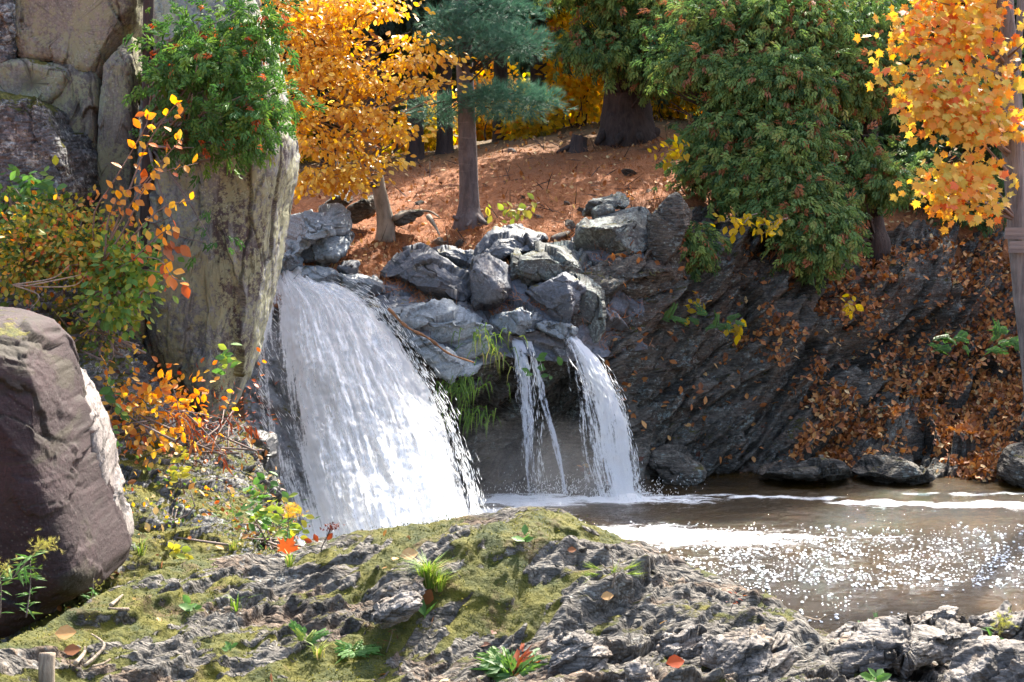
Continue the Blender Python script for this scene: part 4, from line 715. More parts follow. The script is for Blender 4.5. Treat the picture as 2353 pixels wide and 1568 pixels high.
mist('spray_mist', P(880, 1245, 12.75), 1.5, .8, .6, .35, 'white spray cloud rising at the foot of the main waterfall')
mist('spray_mist', P(1230, 1165, 14.2), 1.3, .9, 1.0, .55, 'thin white spray drifting at the foot of the falls')

#==PLANTS==
# leaf shapes: stem at the origin, along +y, facing +z
def T(v, f): return (np.array(v, float), np.array(f))
LEAF = T([(0, 0, 0), (.22, .25, .05), (.30, .55, .05), (.14, .85, .0), (0, 1, -.05), (-.14, .85, 0), (-.30, .55, .05), (-.22, .25, .05), (0, .5, -.02)],
         [(0, 1, 8), (1, 2, 8), (2, 3, 8), (3, 4, 8), (4, 5, 8), (5, 6, 8), (6, 7, 8), (7, 0, 8)])
NARROW = T([(0, 0, 0), (.09, .4, .03), (0, 1, -.12), (-.09, .4, .03), (0, .45, 0)], [(0, 1, 4), (1, 2, 4), (2, 3, 4), (3, 0, 4)])
QUAD = T([(0, 0, 0), (.34, .5, .06), (0, 1, 0), (-.34, .5, .06)], [(0, 1, 2), (0, 2, 3)])
def maple_t():
    o = [(0, .0), (.18, .02), (.42, -.08), (.34, .12), (.62, .22), (.44, .34), (.78, .58), (.50, .56), (.46, .70), (.26, .56), (.24, .80), (.12, .78), (0, 1.08)]
    o = o + [(-x, y) for x, y in o[-2:0:-1]]; v = [(x * .8, y, .10 * abs(x) - .05 * y) for x, y in o] + [(0, .35, 0)]; n = len(o)
    return T(v, [(i, (i + 1) % n, n) for i in range(n)])
MAPLE = maple_t()
def spray_t(nb, seed, w=.42, droop=.25, fill=.16):
    """flat lacy spray of a cedar branchlet"""
    r = np.random.default_rng(seed); v = []; f = []
    def lobe(p, a, L, wd):
        k = len(v); d = np.array([math.sin(a), math.cos(a)]); s = np.array([d[1], -d[0]])
        for q, zz in ((p, 0), (p + d * L * .55 + s * wd, -.1 * L), (p + d * L, -.45 * L), (p + d * L * .55 - s * wd, -.1 * L)): v.append((q[0], q[1], -droop * q[1] ** 2 + zz + r.normal() * .01))
        f.extend([(k, k + 1, k + 2), (k, k + 2, k + 3)])
    lobe(np.array([0, 0.]), 0, 1.0, .05)
    for i in range(nb):
        t = .12 + .8 * i / nb; sd = 1 if i % 2 else -1; L = w * (1 - .55 * t) * r.uniform(.8, 1.2); a = sd * r.uniform(.6, .9); p = np.array([0, t])
        lobe(p, a, L, fill * L + .015)
        d = np.array([math.sin(a), math.cos(a)]); lobe(p + d * L * .45, a - sd * .6, L * .5, .05)
    return T(v, f)
SPRAY = [spray_t(5, s, .5, .3, .2) for s in range(3)]
FERN = spray_t(16, 9, .34, .35, .2)
def tuft_t(n, seed, spread=.9, w=.012):
    r = np.random.default_rng(seed); v = []; f = []
    for i in range(n):
        a = r.uniform(0, 2 * math.pi); e = abs(r.normal()) * spread * .6; L = r.uniform(.7, 1); y0 = r.uniform(0, .35)
        d = np.array([math.sin(e) * math.cos(a), math.cos(e), math.sin(e) * math.sin(a)]); s = unit(np.cross(d, r.normal(size=3))) * w; k = len(v)
        o = np.array([0, y0, 0]); v += [tuple(o + s), tuple(o - s), tuple(o + d * L)]; f.append((k, k + 1, k + 2))
    return T(v, f)
TUFT = [tuft_t(26, s) for s in range(2)]
def frames(yd, zd):
    y = unit(yd); x = unit(np.cross(y, zd)); z = np.cross(x, y); return np.stack([x, y, z], -1)
def scatter(mb, tpl, pos, yd, zd, sc, tint):
    v, f = tpl; pos = np.asarray(pos); Rm = frames(yd, zd); sc = np.broadcast_to(np.asarray(sc, float), (len(pos),))
    V = np.einsum('nij,vj->nvi', Rm, v) * sc[:, None, None] + pos[:, None]
    F = (f[None] + (np.arange(len(pos)) * len(v))[:, None, None]).reshape(-1, 3)
    mb.add(V.reshape(-1, 3), F, np.repeat(np.broadcast_to(np.asarray(tint, float), (len(pos),)), len(v)))
LEAFMESH = {}
def leaf_objs(name, tpl, key, m, root, pos, yd, zd, sc, tint, parts):
    """single leaves as objects of their own, sharing five meshes"""
    Rm = frames(yd, zd)
    for i in range(len(pos)):
        tb = min(4, int(tint[i] * 5)); k = (key, m.name, tb)
        if k not in LEAFMESH:
            me = mesh_np(name, tpl[0], tpl[1], {'tint': [tb * .2 + .1] * len(tpl[0])}); me.materials.append(m); LEAFMESH[k] = me
        o = bpy.data.objects.new(name, LEAFMESH[k]); mt = Matrix(Rm[i].tolist()).to_4x4()
        o.matrix_basis = Matrix.Translation(Vector(pos[i] - np.array(parts.location))) @ mt @ Matrix.Diagonal((sc[i], sc[i], sc[i], 1)); o.parent = parts; col.objects.link(o)
def clumps(blobs, ncl, rng, shell=.55):
    """clump centres in ellipsoids (x, y, rx, ry, distance, depth radius) spread by their size"""
    bl = np.array(blobs, float); w = bl[:, 2] * bl[:, 3]; k = rng.choice(len(bl), ncl, p=w / w.sum()); b = bl[k]
    d = unit(rng.normal(size=(ncl, 3))); r = rng.random(ncl) ** (1 / 3.) * (1 - shell) + shell * np.sqrt(rng.random(ncl)); d = d * r[:, None]
    c = P(b[:, 0], b[:, 1], b[:, 4]); e = np.stack([b[:, 2] * b[:, 4] / FPX, b[:, 5], b[:, 3] * b[:, 4] / FPX], -1)
    return c + d * e, d, k
def foliage(blobs, ncl, per, tpls, size, rng, spread=.12, gap=None, down=.8, out=.5, face=.6, tint=(.5, .25), rust=0.0, flat=1.0):
    """sprays or leaves round clump centres; returns pos, ydir, zdir, scale, tint arrays"""
    cc, dd, _ = clumps(blobs, ncl, rng)
    if gap: kp = fbm(cc * np.array([1, 1, gap[2] if len(gap) > 2 else 1.7]) * gap[0], 3, 7) > gap[1]; cc = cc[kp]; dd = dd[kp]; ncl = len(cc)
    n = ncl * per; cc = np.repeat(cc, per, 0); dd = np.repeat(dd, per, 0)
    ct = np.repeat(rng.normal(size=ncl) * tint[1] * .6, per)
    loc = rng.normal(size=(n, 3)) * spread * np.array([1, 1, flat]); pos = cc + loc
    yd = unit(loc / spread * .5 + dd * out + np.array([0, -.15, -down]) + rng.normal(size=(n, 3)) * .45)
    zd = unit(np.array([0, -face, .55]) + dd * np.array([.4, .4, .1]) + rng.normal(size=(n, 3)) * .5)
    sc = size * rng.uniform(.65, 1.25, n); t = np.clip(tint[0] + ct + rng.normal(size=n) * tint[1] * .6, 0, .8 if rust else 1)
    if rust:
        rr = np.repeat(rng.random(ncl), per) * .5 + rng.random(n) * .5 < rust; t = np.where(rr, rng.uniform(.87, 1, n), t)
    return pos, yd, zd, sc, t
def add_fol(mb, tpls, fol):
    pos, yd, zd, sc, t = fol; k = np.arange(len(pos)) % len(tpls)
    for i, tp in enumerate(tpls): s = k == i; scatter(mb, tp, pos[s], yd[s], zd[s], sc[s], t[s])
def limbs(mb, start, targets, r0, rng, sag=.1, k=5, n=6, tint=.5):
    for tg in targets:
        s = np.asarray(start, float) if np.ndim(start) == 1 else start[np.argmin(np.abs(start[:, 2] - (tg[2] - .35 * np.linalg.norm((start - tg)[:, :2], axis=1)))) ]; mid = (s + tg) / 2 + np.array([0, 0, sag * np.linalg.norm(tg - s)]) + rng.normal(size=3) * .04
        tube(mb, smoothline([s, mid, tg], n), np.linspace(r0, r0 * .2, n), k, tint)

def trunk(pts, rads, m, root, k=18, n=40, rough=.12, seed=0, roots=(), name='trunk'):
    mb = MB(); c = smoothline(pts, n); rr = catmull(np.array(rads, float)[:, None], np.linspace(0, len(rads) - 1, n))[:, 0]; tube(mb, c, rr, k, .5, rough, seed)
    for rt in roots: tube(mb, smoothline(rt[0], 10), np.linspace(rt[1], rt[1] * .35, 10), 8, .5, .15, seed + 3)
    part(name, mb, m, root); return c, rr

rng = np.random.default_rng(42)
# ---- orange beech behind the waterfall
c0 = P(886, 518, 17.0)
beech = thing('beech_tree', c0, 'orange leaved tree with leaning tan trunk above the waterfall', 'tree')
tr, _ = trunk([c0 + [0, 0, -.2], c0 + [0, 0, .02], P(872, 440, 17), P(845, 320, 17.05), P(812, 230, 17.1), P(775, 120, 17.2), P(740, 0, 17.3), P(700, -160, 17.4), P(680, -300, 17.5)], [.13, .105, .085, .085, .08, .075, .065, .05, .03], M['bark_beech'], beech, k=16, seed=5)
BB = [(700, 30, 120, 45, 17, .6), (850, 15, 110, 30, 16.8, .5), (640, 90, 60, 60, 16.7, .5), (730, 100, 90, 35, 16.8, .5), (940, 90, 70, 20, 16.7, .4), (700, 165, 80, 40, 16.6, .5), (790, 150, 50, 22, 16.7, .4), (930, 140, 80, 16, 16.6, .35),
      (840, 200, 60, 24, 16.6, .4), (720, 230, 90, 45, 16.5, .5), (960, 195, 95, 20, 16.5, .35), (1010, 205, 45, 10, 16.4, .2), (820, 250, 60, 30, 16.4, .4), (690, 300, 50, 50, 16.5, .4), (880, 290, 60, 30, 16.4, .35), (930, 310, 40, 20, 16.4, .3),
      (750, 330, 70, 35, 16.3, .4), (720, 390, 60, 45, 16.2, .4), (790, 410, 55, 35, 16.2, .4), (700, 430, 35, 20, 16.2, .3), (840, 370, 50, 18, 16.3, .3), (1000, 130, 45, 12, 16.5, .2), (905, 395, 14, 6, 16.3, .15),
      (640, -60, 90, 50, 17.2, .5)]
cc, _, _ = clumps(BB, 130, rng, .3); mb = MB(); limbs(mb, tr[10:], cc, .014, rng, .06); part('branches', mb, M['twig'], beech, stuff=True)
f = foliage(BB, 1020, 9, [LEAF], .084, rng, .15, gap=(2.2, -.12, 2.6), down=.5, out=.4, face=.6, tint=(.5, .3), flat=.25)
front = np.argsort(f[0][:, 1] + 9 * (f[0][:, 2] > 5.6))[:260]; rest = np.setdiff1d(np.arange(len(f[0])), front)
leaf_objs('leaf', LEAF, 'L', M['beech'], beech, f[0][front], f[1][front], f[2][front], f[3][front], f[4][front], beech)
mb = MB(); add_fol(mb, [LEAF], [a[rest] for a in f]); part('foliage', mb, M['beech'], beech, smooth=False, stuff=True)

# ---- white pine in the middle
c0 = P(1078, 505, 17.4)
pine = thing('pine_tree', c0, 'pine with straight grey trunk and flaring roots on the needle slope', 'tree')
rts = [((c0 + [0, 0, .12], c0 + [-.1, -.08, .0], P(1042, 498, 17.2)), .055), ((c0 + [0, 0, .12], c0 + [.03, -.14, .0], P(1072, 520, 17.1)), .045), ((c0 + [0, 0, .12], c0 + [.12, -.12, .02], P(1118, 515, 17.1)), .06), ((c0 + [0, 0, .1], c0 + [.14, .05, 0], P(1125, 500, 17.4)), .045)]
tr, _ = trunk([c0 + [0, 0, -.2], c0, c0 + [0, 0, .12], c0 + [0, 0, .35], P(1072, 260, 17.45), P(1066, 120, 17.5), P(1060, 0, 17.5), P(1056, -250, 17.5), P(1050, -560, 17.5)], [.22, .19, .14, .118, .108, .10, .095, .075, .03], M['bark_pine'], pine, k=20, seed=9, roots=rts, n=50, rough=.07)
PB = [(1110, 90, 130, 38, 17.1, .6), (1190, 100, 70, 30, 16.9, .5), (1030, 50, 60, 30, 17.3, .5), (1130, 25, 120, 30, 17.2, .6), (1180, 232, 90, 38, 17.0, .5), (1120, 230, 60, 35, 17.1, .5), (1230, 235, 60, 25, 17, .4), (1010, 245, 70, 22, 17.5, .4), (1000, 270, 50, 15, 17.6, .3),
      (1130, -70, 90, 40, 17.6, .5), (1060, -460, 110, 60, 17.8, .6)]
cc, _, _ = clumps(PB, 90, rng, .3); mb = MB(); limbs(mb, tr[26:], cc, .015, rng, .04); part('branches', mb, M['bark_dark'], pine, stuff=True)
f = foliage(PB, 1500, 3, TUFT, .12, rng, .07, down=-.25, out=.9, face=.5, tint=(.5, .25), flat=.5)
mb = MB(); add_fol(mb, TUFT, f); part('foliage', mb, M['pine'], pine, smooth=False, stuff=True)

# ---- cedars on the right bank
def cedar(base, top, r, blobs, ncl, label, m='cedar', per=10, size=.15, rust=.22, tint=(.58, .36), flare=1.8, name='cedar_tree', lead=.06, k=18, group=None, bark='bark_dark', roots=()):
    c = thing(name, base, label, 'tree', group)
    tr, _ = trunk([base - [0, 0, .3], base, base + (top - base) * .06, base + (top - base) * .2, base + (top - base) * .6 + rng.normal(size=3) * .05, top], [r * flare * 1.1, r * flare, r * 1.25, r, r * .7, r * .25], M[bark], c, k=k, seed=int(abs(base[0]) * 10) + 3, roots=roots, n=40)
    cc, _, _ = clumps(blobs, min(140, ncl // 5), rng, .3); mb = MB(); limbs(mb, tr[8:], cc, .02, rng, -.05); part('branches', mb, M[bark], c, stuff=True)
    f = foliage(blobs, int(ncl * 1.55), per, SPRAY, size, rng, .13, gap=(1.35, .04, 2.4), down=.75, out=.55, face=.9, tint=tint, rust=rust, flat=.9)
    mb = MB(); add_fol(mb, SPRAY, f); part('foliage', mb, M[m], c, smooth=False, stuff=True); return c
b = P(1440, 322, 22.6)
rts = [((b + [0, 0, .3], b + [-.35, -.2, .1], P(1372, 330, 22.2)), .13), ((b + [0, 0, .3], b + [.4, -.1, .1], P(1512, 295, 22.5)), .13), ((b + [0, 0, .25], b + [-.1, -.4, .05], P(1405, 335, 22.0)), .11), ((b + [0, 0, .25], b + [.15, -.4, .05], P(1470, 325, 22.1)), .10)]
cedar(b, P(1430, -500, 23), .33, [(1430, 60, 130, 80, 22.0, 1.2), (1340, 90, 60, 60, 21.8, .8), (1440, 120, 90, 40, 21.6, .8), (1540, 150, 70, 60, 21.5, .9), (1400, -100, 240, 110, 22.2, 1.8), (1550, 40, 90, 70, 21.6, 1)], 700, 'massive cedar with thick dark flaring trunk above the needle slope', flare=1.45, roots=rts, size=.18)
cedar(P(1665, 470, 18.6), P(1650, -120, 19), .09, [(1640, 60, 120, 80, 18.8, .8), (1600, 180, 90, 70, 18.5, .7), (1640, 280, 70, 80, 18.3, .6), (1560, 230, 45, 40, 18.3, .4), (1620, 380, 40, 50, 18.2, .3), (1590, 560, 36, 20, 16.6, .25)], 560, 'slim cedar with rusty tips at the brink of the dark cliff')
cedar(P(1830, 620, 18.0), P(1800, -140, 18.6), .14, [(1800, 60, 140, 90, 18.5, 1.0), (1780, 200, 130, 80, 18.1, .8), (1770, 320, 130, 80, 17.8, .8), (1790, 420, 120, 70, 17.5, .7), (1830, 490, 110, 50, 17.3, .6), (1900, 535, 60, 45, 17.2, .5), (1850, 575, 50, 30, 17.1, .3), (1690, 390, 50, 50, 17.6, .4)], 1500, 'largest bushy cedar with rusty tips overhanging the dark cliff')
cedar(P(2010, 560, 18.6), P(1980, -140, 19), .11, [(1990, 50, 110, 90, 19, .9), (1960, 180, 80, 70, 18.6, .7), (1960, 330, 80, 70, 18.2, .6), (2000, 420, 90, 40, 18, .5), (2040, 420, 60, 30, 18, .4), (1950, 470, 60, 60, 17.8, .4)], 800, 'cedar right of the largest bushy cedar beside the maple')
cedar(P(2120, 500, 20.5), P(2110, -150, 21), .12, [(2120, 60, 90, 110, 20.6, .9), (2110, 240, 90, 80, 20.4, .8), (2130, 380, 100, 70, 20.2, .7), (2200, 470, 90, 50, 20, .6), (2280, 300, 90, 180, 20.8, .8), (2330, 440, 80, 60, 20.5, .6)], 700, 'shaded dark cedar behind the maple leaves', rust=.05, tint=(.2, .15))

# ---- maple and its grey trunk at the right edge
c0 = P(2372, 860, 13.6)
maple = thing('maple_tree', c0, 'golden orange maple with grey trunk at the right edge', 'tree')
tr, _ = trunk([P(2384, 1000, 13.6), c0, P(2352, 700, 13.6), P(2338, 560, 13.6), P(2330, 420, 13.6), P(2322, 280, 13.6), P(2312, 130, 13.65), P(2300, -20, 13.7), P(2290, -180, 13.7)], [.10, .095, .085, .083, .092, .098, .10, .10, .08], M['bark_grey'], maple, k=20, seed=7, n=60, rough=.16)
trunk([P(2340, 480, 13.75), P(2345, 330, 13.75), P(2338, 180, 13.75), P(2345, 20, 13.8), P(2350, -160, 13.9)], [.03, .035, .035, .035, .03], M['bark_grey'], maple, k=10, seed=8, name='side_stem')
MBk = [(2150, 30, 85, 40, 13.3, .35), (2230, 30, 70, 45, 13.3, .4), (2110, 105, 60, 30, 13.2, .3), (2210, 100, 80, 45, 13.2, .35), (2080, 175, 36, 16, 13.1, .15), (2075, 95, 30, 20, 13.2, .2), (2100, 40, 40, 30, 13.3, .3), (2160, 190, 70, 40, 13.1, .3), (2250, 170, 50, 50, 13.1, .3), (2130, 250, 45, 35, 13.0, .25),
       (2200, 255, 65, 40, 13.0, .3), (2130, 225, 30, 20, 13, .2), (2270, 240, 30, 40, 13, .2), (2150, 320, 30, 18, 12.9, .15), (2240, 345, 55, 30, 12.9, .25), (2230, 390, 50, 26, 12.85, .25), (2200, 400, 50, 24, 12.8, .25), (2140, 398, 40, 14, 12.8, .2), (2230, 450, 55, 28, 12.8, .25), (2180, 440, 45, 30, 12.8, .2), (2240, 480, 35, 14, 12.8, .15),
       (2345, 60, 30, 50, 13.3, .25), (2345, 150, 22, 30, 13.3, .2), (2340, 330, 25, 25, 13.2, .15), (2200, -80, 130, 60, 13.4, .6), (2320, 240, 30, 30, 13.0, .15)]
MBk = [(x, y - (55 if 300 < y < 380 and x > 2200 else 0), a, b_, c_, d_) for x, y, a, b_, c_, d_ in MBk]
cc, _, _ = clumps(MBk, 60, rng, .3); mb = MB(); limbs(mb, tr[25:], cc, .018, rng, .05); part('branches', mb, M['twig'], maple, stuff=True)
f = foliage(MBk, 560, 6, [MAPLE], .080, rng, .12, gap=(3.0, -.12), down=.8, out=.35, face=1.2, tint=(.62, .28), flat=.8)
f = tuple(f); redd = (f[0][:, 2] > 4.2) & (rng.random(len(f[0])) < .10); f[4][redd] = rng.uniform(0, .3, redd.sum())
front = np.argsort(f[0][:, 1] + 5 * (f[0][:, 2] > 5.0))[:280]; rest = np.setdiff1d(np.arange(len(f[0])), front)
leaf_objs('leaf', MAPLE, 'M', M['maple'], maple, f[0][front], f[1][front], f[2][front], f[3][front], f[4][front], maple)
mb = MB(); add_fol(mb, [MAPLE], [a[rest] for a in f]); part('foliage', mb, M['maple'], maple, smooth=False, stuff=True)
# boards nailed to the trunk
def box(mb, c, s, rot=0.0, tint=.5, bev=.1):
    v = np.array([(x, y, z) for x in (-1, 1) for y in (-1, 1) for z in (-1, 1)], float) * np.array(s) / 2
    v += np.random.default_rng(int(abs(c[0]) * 100) % 997).normal(size=v.shape) * min(s) * .06
    ca, sa = math.cos(rot), math.sin(rot); v = np.stack([v[:, 0] * ca - v[:, 2] * sa, v[:, 1], v[:, 0] * sa + v[:, 2] * ca], -1) + np.array(c)
    mb.add(v, [(0, 1, 3, 2), (4, 6, 7, 5), (0, 4, 5, 1), (2, 3, 7, 6), (0, 2, 6, 4), (1, 5, 7, 3)], tint)
for (x, y, w, h, lb) in ((2344, 537, 70, 26, 'upper weathered grey board nailed across the maple trunk'), (2350, 568, 62, 27, 'lower weathered grey board nailed across the maple trunk')):
    mb = MB(); box(mb, P(x, y, 13.47), (w * px(13.5), .03, h * px(13.5)), -.03); solo('board', mb, M['plank'], lb, 'board', 'boards nailed to the maple trunk', smooth=False)

# ---- trees further back
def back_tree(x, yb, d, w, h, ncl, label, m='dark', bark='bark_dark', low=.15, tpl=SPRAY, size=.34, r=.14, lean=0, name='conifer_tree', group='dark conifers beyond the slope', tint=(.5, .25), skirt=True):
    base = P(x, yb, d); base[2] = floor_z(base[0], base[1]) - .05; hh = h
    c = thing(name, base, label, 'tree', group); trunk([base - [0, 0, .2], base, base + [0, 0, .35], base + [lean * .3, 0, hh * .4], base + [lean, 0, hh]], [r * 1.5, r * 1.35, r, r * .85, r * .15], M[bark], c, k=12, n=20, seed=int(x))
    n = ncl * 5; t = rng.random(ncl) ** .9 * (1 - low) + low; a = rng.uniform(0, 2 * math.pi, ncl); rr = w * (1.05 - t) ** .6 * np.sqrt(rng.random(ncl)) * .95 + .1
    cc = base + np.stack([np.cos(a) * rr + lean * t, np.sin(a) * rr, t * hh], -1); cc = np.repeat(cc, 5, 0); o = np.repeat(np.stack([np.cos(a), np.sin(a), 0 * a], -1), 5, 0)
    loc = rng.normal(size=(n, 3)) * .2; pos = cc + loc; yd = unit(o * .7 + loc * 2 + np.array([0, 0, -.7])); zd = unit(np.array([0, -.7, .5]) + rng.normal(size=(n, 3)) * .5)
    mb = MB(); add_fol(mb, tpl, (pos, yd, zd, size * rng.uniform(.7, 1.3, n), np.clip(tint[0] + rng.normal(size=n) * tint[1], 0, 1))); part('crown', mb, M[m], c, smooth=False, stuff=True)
    return c
BT = [(660, 400, 24, 1.8, 8.5, 330, 'dark conifer behind the orange leaves nearest the pillar', .12), (758, 395, 25, 1.7, 9, 300, 'dark conifer behind the middle of the orange leaves', .15), (855, 385, 23, 1.3, 8, 230, 'dark conifer with thick trunk right behind the leaning tan trunk', .3),
      (955, 350, 23.5, 1.3, 8.5, 210, 'dark conifer trunk first to the left of the grey pine', .38), (1022, 352, 24, 1.4, 9, 240, 'dark conifer trunk second to the left of the grey pine', .38), (1150, 350, 27, 1.8, 9, 330, 'dark drooping conifer behind the grey pine foliage', .3),
      (1235, 330, 27, 1.5, 9.5, 300, 'dark conifer between the grey pine and yellow thicket', .3), (900, 360, 31, 2.2, 11, 300, 'distant conifer seen between two dark trunks', .2), (1080, 350, 33, 2.2, 11, 330, 'distant conifer right behind the grey pine trunk', .22),
      (1330, 320, 36, 2.4, 12, 330, 'distant conifer above the yellow thicket', .35), (1500, 290, 30, 2.2, 10, 380, 'dark conifer just right of the massive cedar', .3), (1640, 300, 26, 2.0, 9, 380, 'dark conifer behind the slim cedar', .12), (1780, 310, 27, 2.2, 9.5, 400, 'dark conifer behind the largest bushy cedar', .08),
      (1930, 330, 25, 2.0, 9, 380, 'dark conifer behind the cedar beside the maple', .06), (2080, 360, 25, 2.0, 9, 380, 'dark conifer left of the maple leaves', .05), (2230, 370, 26, 2.2, 9.5, 400, 'dark conifer behind the maple leaves', .04), (2380, 380, 25, 2.0, 9, 360, 'dark conifer behind the maple trunk', .04),
      (2500, 380, 23, 2.0, 9, 300, 'dark conifer at the far right of the bank', .05), (560, 400, 26, 2.4, 10, 300, 'dark conifer hidden mostly by the rock pillar', .08), (1120, 340, 42, 3.2, 14, 300, 'faraway conifer top near the sky gaps', .1), (780, 350, 40, 3.2, 13, 300, 'faraway conifer behind the orange leaves', .1), (1700, 320, 40, 3.5, 14, 300, 'faraway conifer behind the right cedars', .1), (2100, 340, 40, 3.5, 14, 300, 'faraway conifer behind the maple', .1)]
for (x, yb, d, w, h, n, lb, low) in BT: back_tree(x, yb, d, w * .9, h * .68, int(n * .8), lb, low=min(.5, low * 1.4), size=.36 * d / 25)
# yellow and orange backlit thickets
def thicket(x, y, rx, ry, d, rd, n, label, tint=(.6, .2), m='yellow', size=.13, stems=7, name='shrub', cat='shrub', group='yellow shrubs beyond the slope', sm='bark_dark'):
    base = P(x, y + ry, d); base[2] = floor_z(base[0], base[1]); c = thing(name, base, label, cat, group)
    mb = MB(); bl = [(x, y, rx, ry, d, rd)]; cc, _, _ = clumps(bl, stems, rng, .5); 
    for t_ in cc: s = base + np.array([rng.normal() * rx * px(d) * .4, rng.normal() * .2, -.1]); tube(mb, smoothline([s, (s + t_) / 2 + rng.normal(size=3) * .08, t_ + [0, 0, .3]], 8), np.linspace(.022, .006, 8), 5)
    part('stems', mb, M[sm], c)
    f = foliage(bl, n // 6, 6, [QUAD], size, rng, .14, down=.3, out=.3, face=.9, tint=tint); mb = MB(); add_fol(mb, [LEAF if size > .15 else QUAD], f); part('foliage', mb, M[m], c, smooth=False, stuff=True)
thicket(1330, 165, 62, 110, 26.5, .9, 2400, 'bright yellow backlit thicket left of the massive cedar trunk', size=.14)
thicket(1290, 60, 55, 60, 27.5, .8, 900, 'yellow foliage high above the thicket', (.5, .2), size=.14)
thicket(1215, 285, 60, 30, 26, .5, 700, 'low golden shrub right behind the grey pine', (.5, .3))
thicket(985, 300, 55, 40, 27, .5, 800, 'yellow green shrub between the dark trunks', (.35, .25))
thicket(850, 360, 60, 40, 26, .5, 800, 'yellow green shrub behind the leaning tan trunk', (.3, .25))
thicket(690, 330, 60, 60, 26, .6, 700, 'yellow shrub glimpsed behind the orange leaves', (.4, .25))
thicket(1130, 210, 60, 60, 30, .7, 600, 'orange tinted shrub behind the pine foliage', (.85, .15))
thicket(1545, 215, 80, 55, 26, .6, 1100, 'golden green shrub right of the massive cedar trunk', (.4, .25))
thicket(1790, 150, 60, 120, 31, .8, 700, 'gold foliage glimpsed through the right cedars', (.7, .2))
thicket(2140, 240, 70, 80, 28, .8, 700, 'pale orange foliage behind the maple leaves', (.8, .2))

for i, (x, y, rx, ry, d) in enumerate([(620, 300, 90, 60, 34), (760, 310, 80, 60, 35), (900, 300, 80, 70, 36), (1020, 290, 80, 70, 35), (1130, 290, 80, 60, 34), (1230, 270, 80, 80, 36), (1400, 240, 90, 70, 35), (1600, 250, 90, 70, 36)]):
    thicket(x, y, rx, ry, d, 1.0, 1500, ('gold', 'olive', 'yellow', 'orange')[i % 4] + ' undergrowth far beyond the slope ' + ('behind the orange tree nearest the pillar', 'behind the leaning tan trunk', 'left of the dark trunks', 'between the dark trunks', 'right behind the grey pine', 'behind the yellow thicket', 'behind the massive cedar trunk', 'behind the slim cedar')[i], ((.55, .25), (.25, .2), (.65, .2), (.85, .2))[i % 4], size=.2, stems=4, group='undergrowth far beyond the slope')
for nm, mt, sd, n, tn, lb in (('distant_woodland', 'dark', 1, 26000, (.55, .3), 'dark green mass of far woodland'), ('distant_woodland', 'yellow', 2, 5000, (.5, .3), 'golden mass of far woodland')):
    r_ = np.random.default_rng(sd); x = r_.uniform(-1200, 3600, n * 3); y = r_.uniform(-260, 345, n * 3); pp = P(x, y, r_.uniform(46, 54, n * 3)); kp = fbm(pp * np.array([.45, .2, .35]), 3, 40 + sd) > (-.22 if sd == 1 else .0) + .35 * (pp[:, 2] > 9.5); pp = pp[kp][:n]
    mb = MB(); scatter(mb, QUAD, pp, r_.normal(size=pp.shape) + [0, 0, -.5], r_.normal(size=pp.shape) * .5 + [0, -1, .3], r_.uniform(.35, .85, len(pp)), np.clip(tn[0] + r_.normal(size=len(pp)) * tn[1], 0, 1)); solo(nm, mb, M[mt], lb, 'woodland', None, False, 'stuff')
# ---- stump and small logs on the slope
b = P(1328, 312, 21.8); b[2] = floor_z(b[0], b[1]); st_ = thing('tree_stump', b, 'small sawn stump with pale top left of the massive cedar', 'stump')
trunk([b - [0, 0, .1], b + [0, 0, .02], b + [.01, 0, .14], b + [.03, 0, .23]], [.22, .16, .13, .125], M['bark_dark'], st_, k=14, n=8, seed=4, roots=(((b + [0, 0, .1], b + [-.2, -.05, .03], b + [-.33, -.1, -.03]), .06),))
mb = MB(); th = np.arange(14) * 2 * math.pi / 14; V = np.concatenate([[b + [.03, 0, .245]], b + [.03, 0, .235] + .118 * np.stack([np.cos(th), np.sin(th), .15 * np.cos(th)], -1)]); mb.add(V, [(0, 1 + i, 1 + (i + 1) % 14) for i in range(14)]); part('cut_face', mb, M['bleached'], st_)

#==SMALL==
for k, (x, y, sz, lb) in enumerate([(1345, 485, .10, 'small dark rock poking from the needles above the lichened outcrop'), (1300, 470, .07, 'tiny dark rock left of the pointed rock on the slope'), (1380, 535, .09, 'dark rock chip in needles beside the lichened outcrop'), (1285, 545, .12, 'dark rock on the needles right of the highest boulder'), (1310, 520, .10, 'second dark rock on the needles right of the highest boulder'),
        (1240, 500, .06, 'tiny rock above the highest boulder'), (1200, 455, .07, 'small rock half sunk in needles right of the pine'), (1000, 560, .11, 'mossy rock at the lower needle slope'), (1060, 560, .08, 'dark lump below the pine roots'), (1180, 350, .09, 'dark lump high on the needle slope'), (1450, 400, .10, 'dark clod on the needle slope below the massive cedar'), (1520, 375, .09, 'dark clod right of the massive cedar foot'), (960, 470, .08, 'small stone between the leaning trunk and the pine'), (1490, 440, .07, 'small stone above the brown leaning slab')]):
    p = P(x, y, 17.5 + (520 - y) * .02); G_ = SURF['floor'][0].reshape(-1, 3); g_ = G_ - np.array([0, 0, CAM_Z]); dd_ = g_ @ _f; e_ = (CX + g_[:, 0] / dd_ * FPX - x) ** 2 + (CY - (g_ @ _u) / dd_ * FPX - y) ** 2; p = G_[np.argmin(e_)]
    o = bpy.data.objects.new('stone', protos[k % 6]); o.location = tuple(p); o.rotation_euler = (.2 * k, .3, k * 1.3); o.scale = (sz * 1.5, sz, sz * .8); col.objects.link(o); tag(o, lb, 'stone', 'stones on the needle slope')
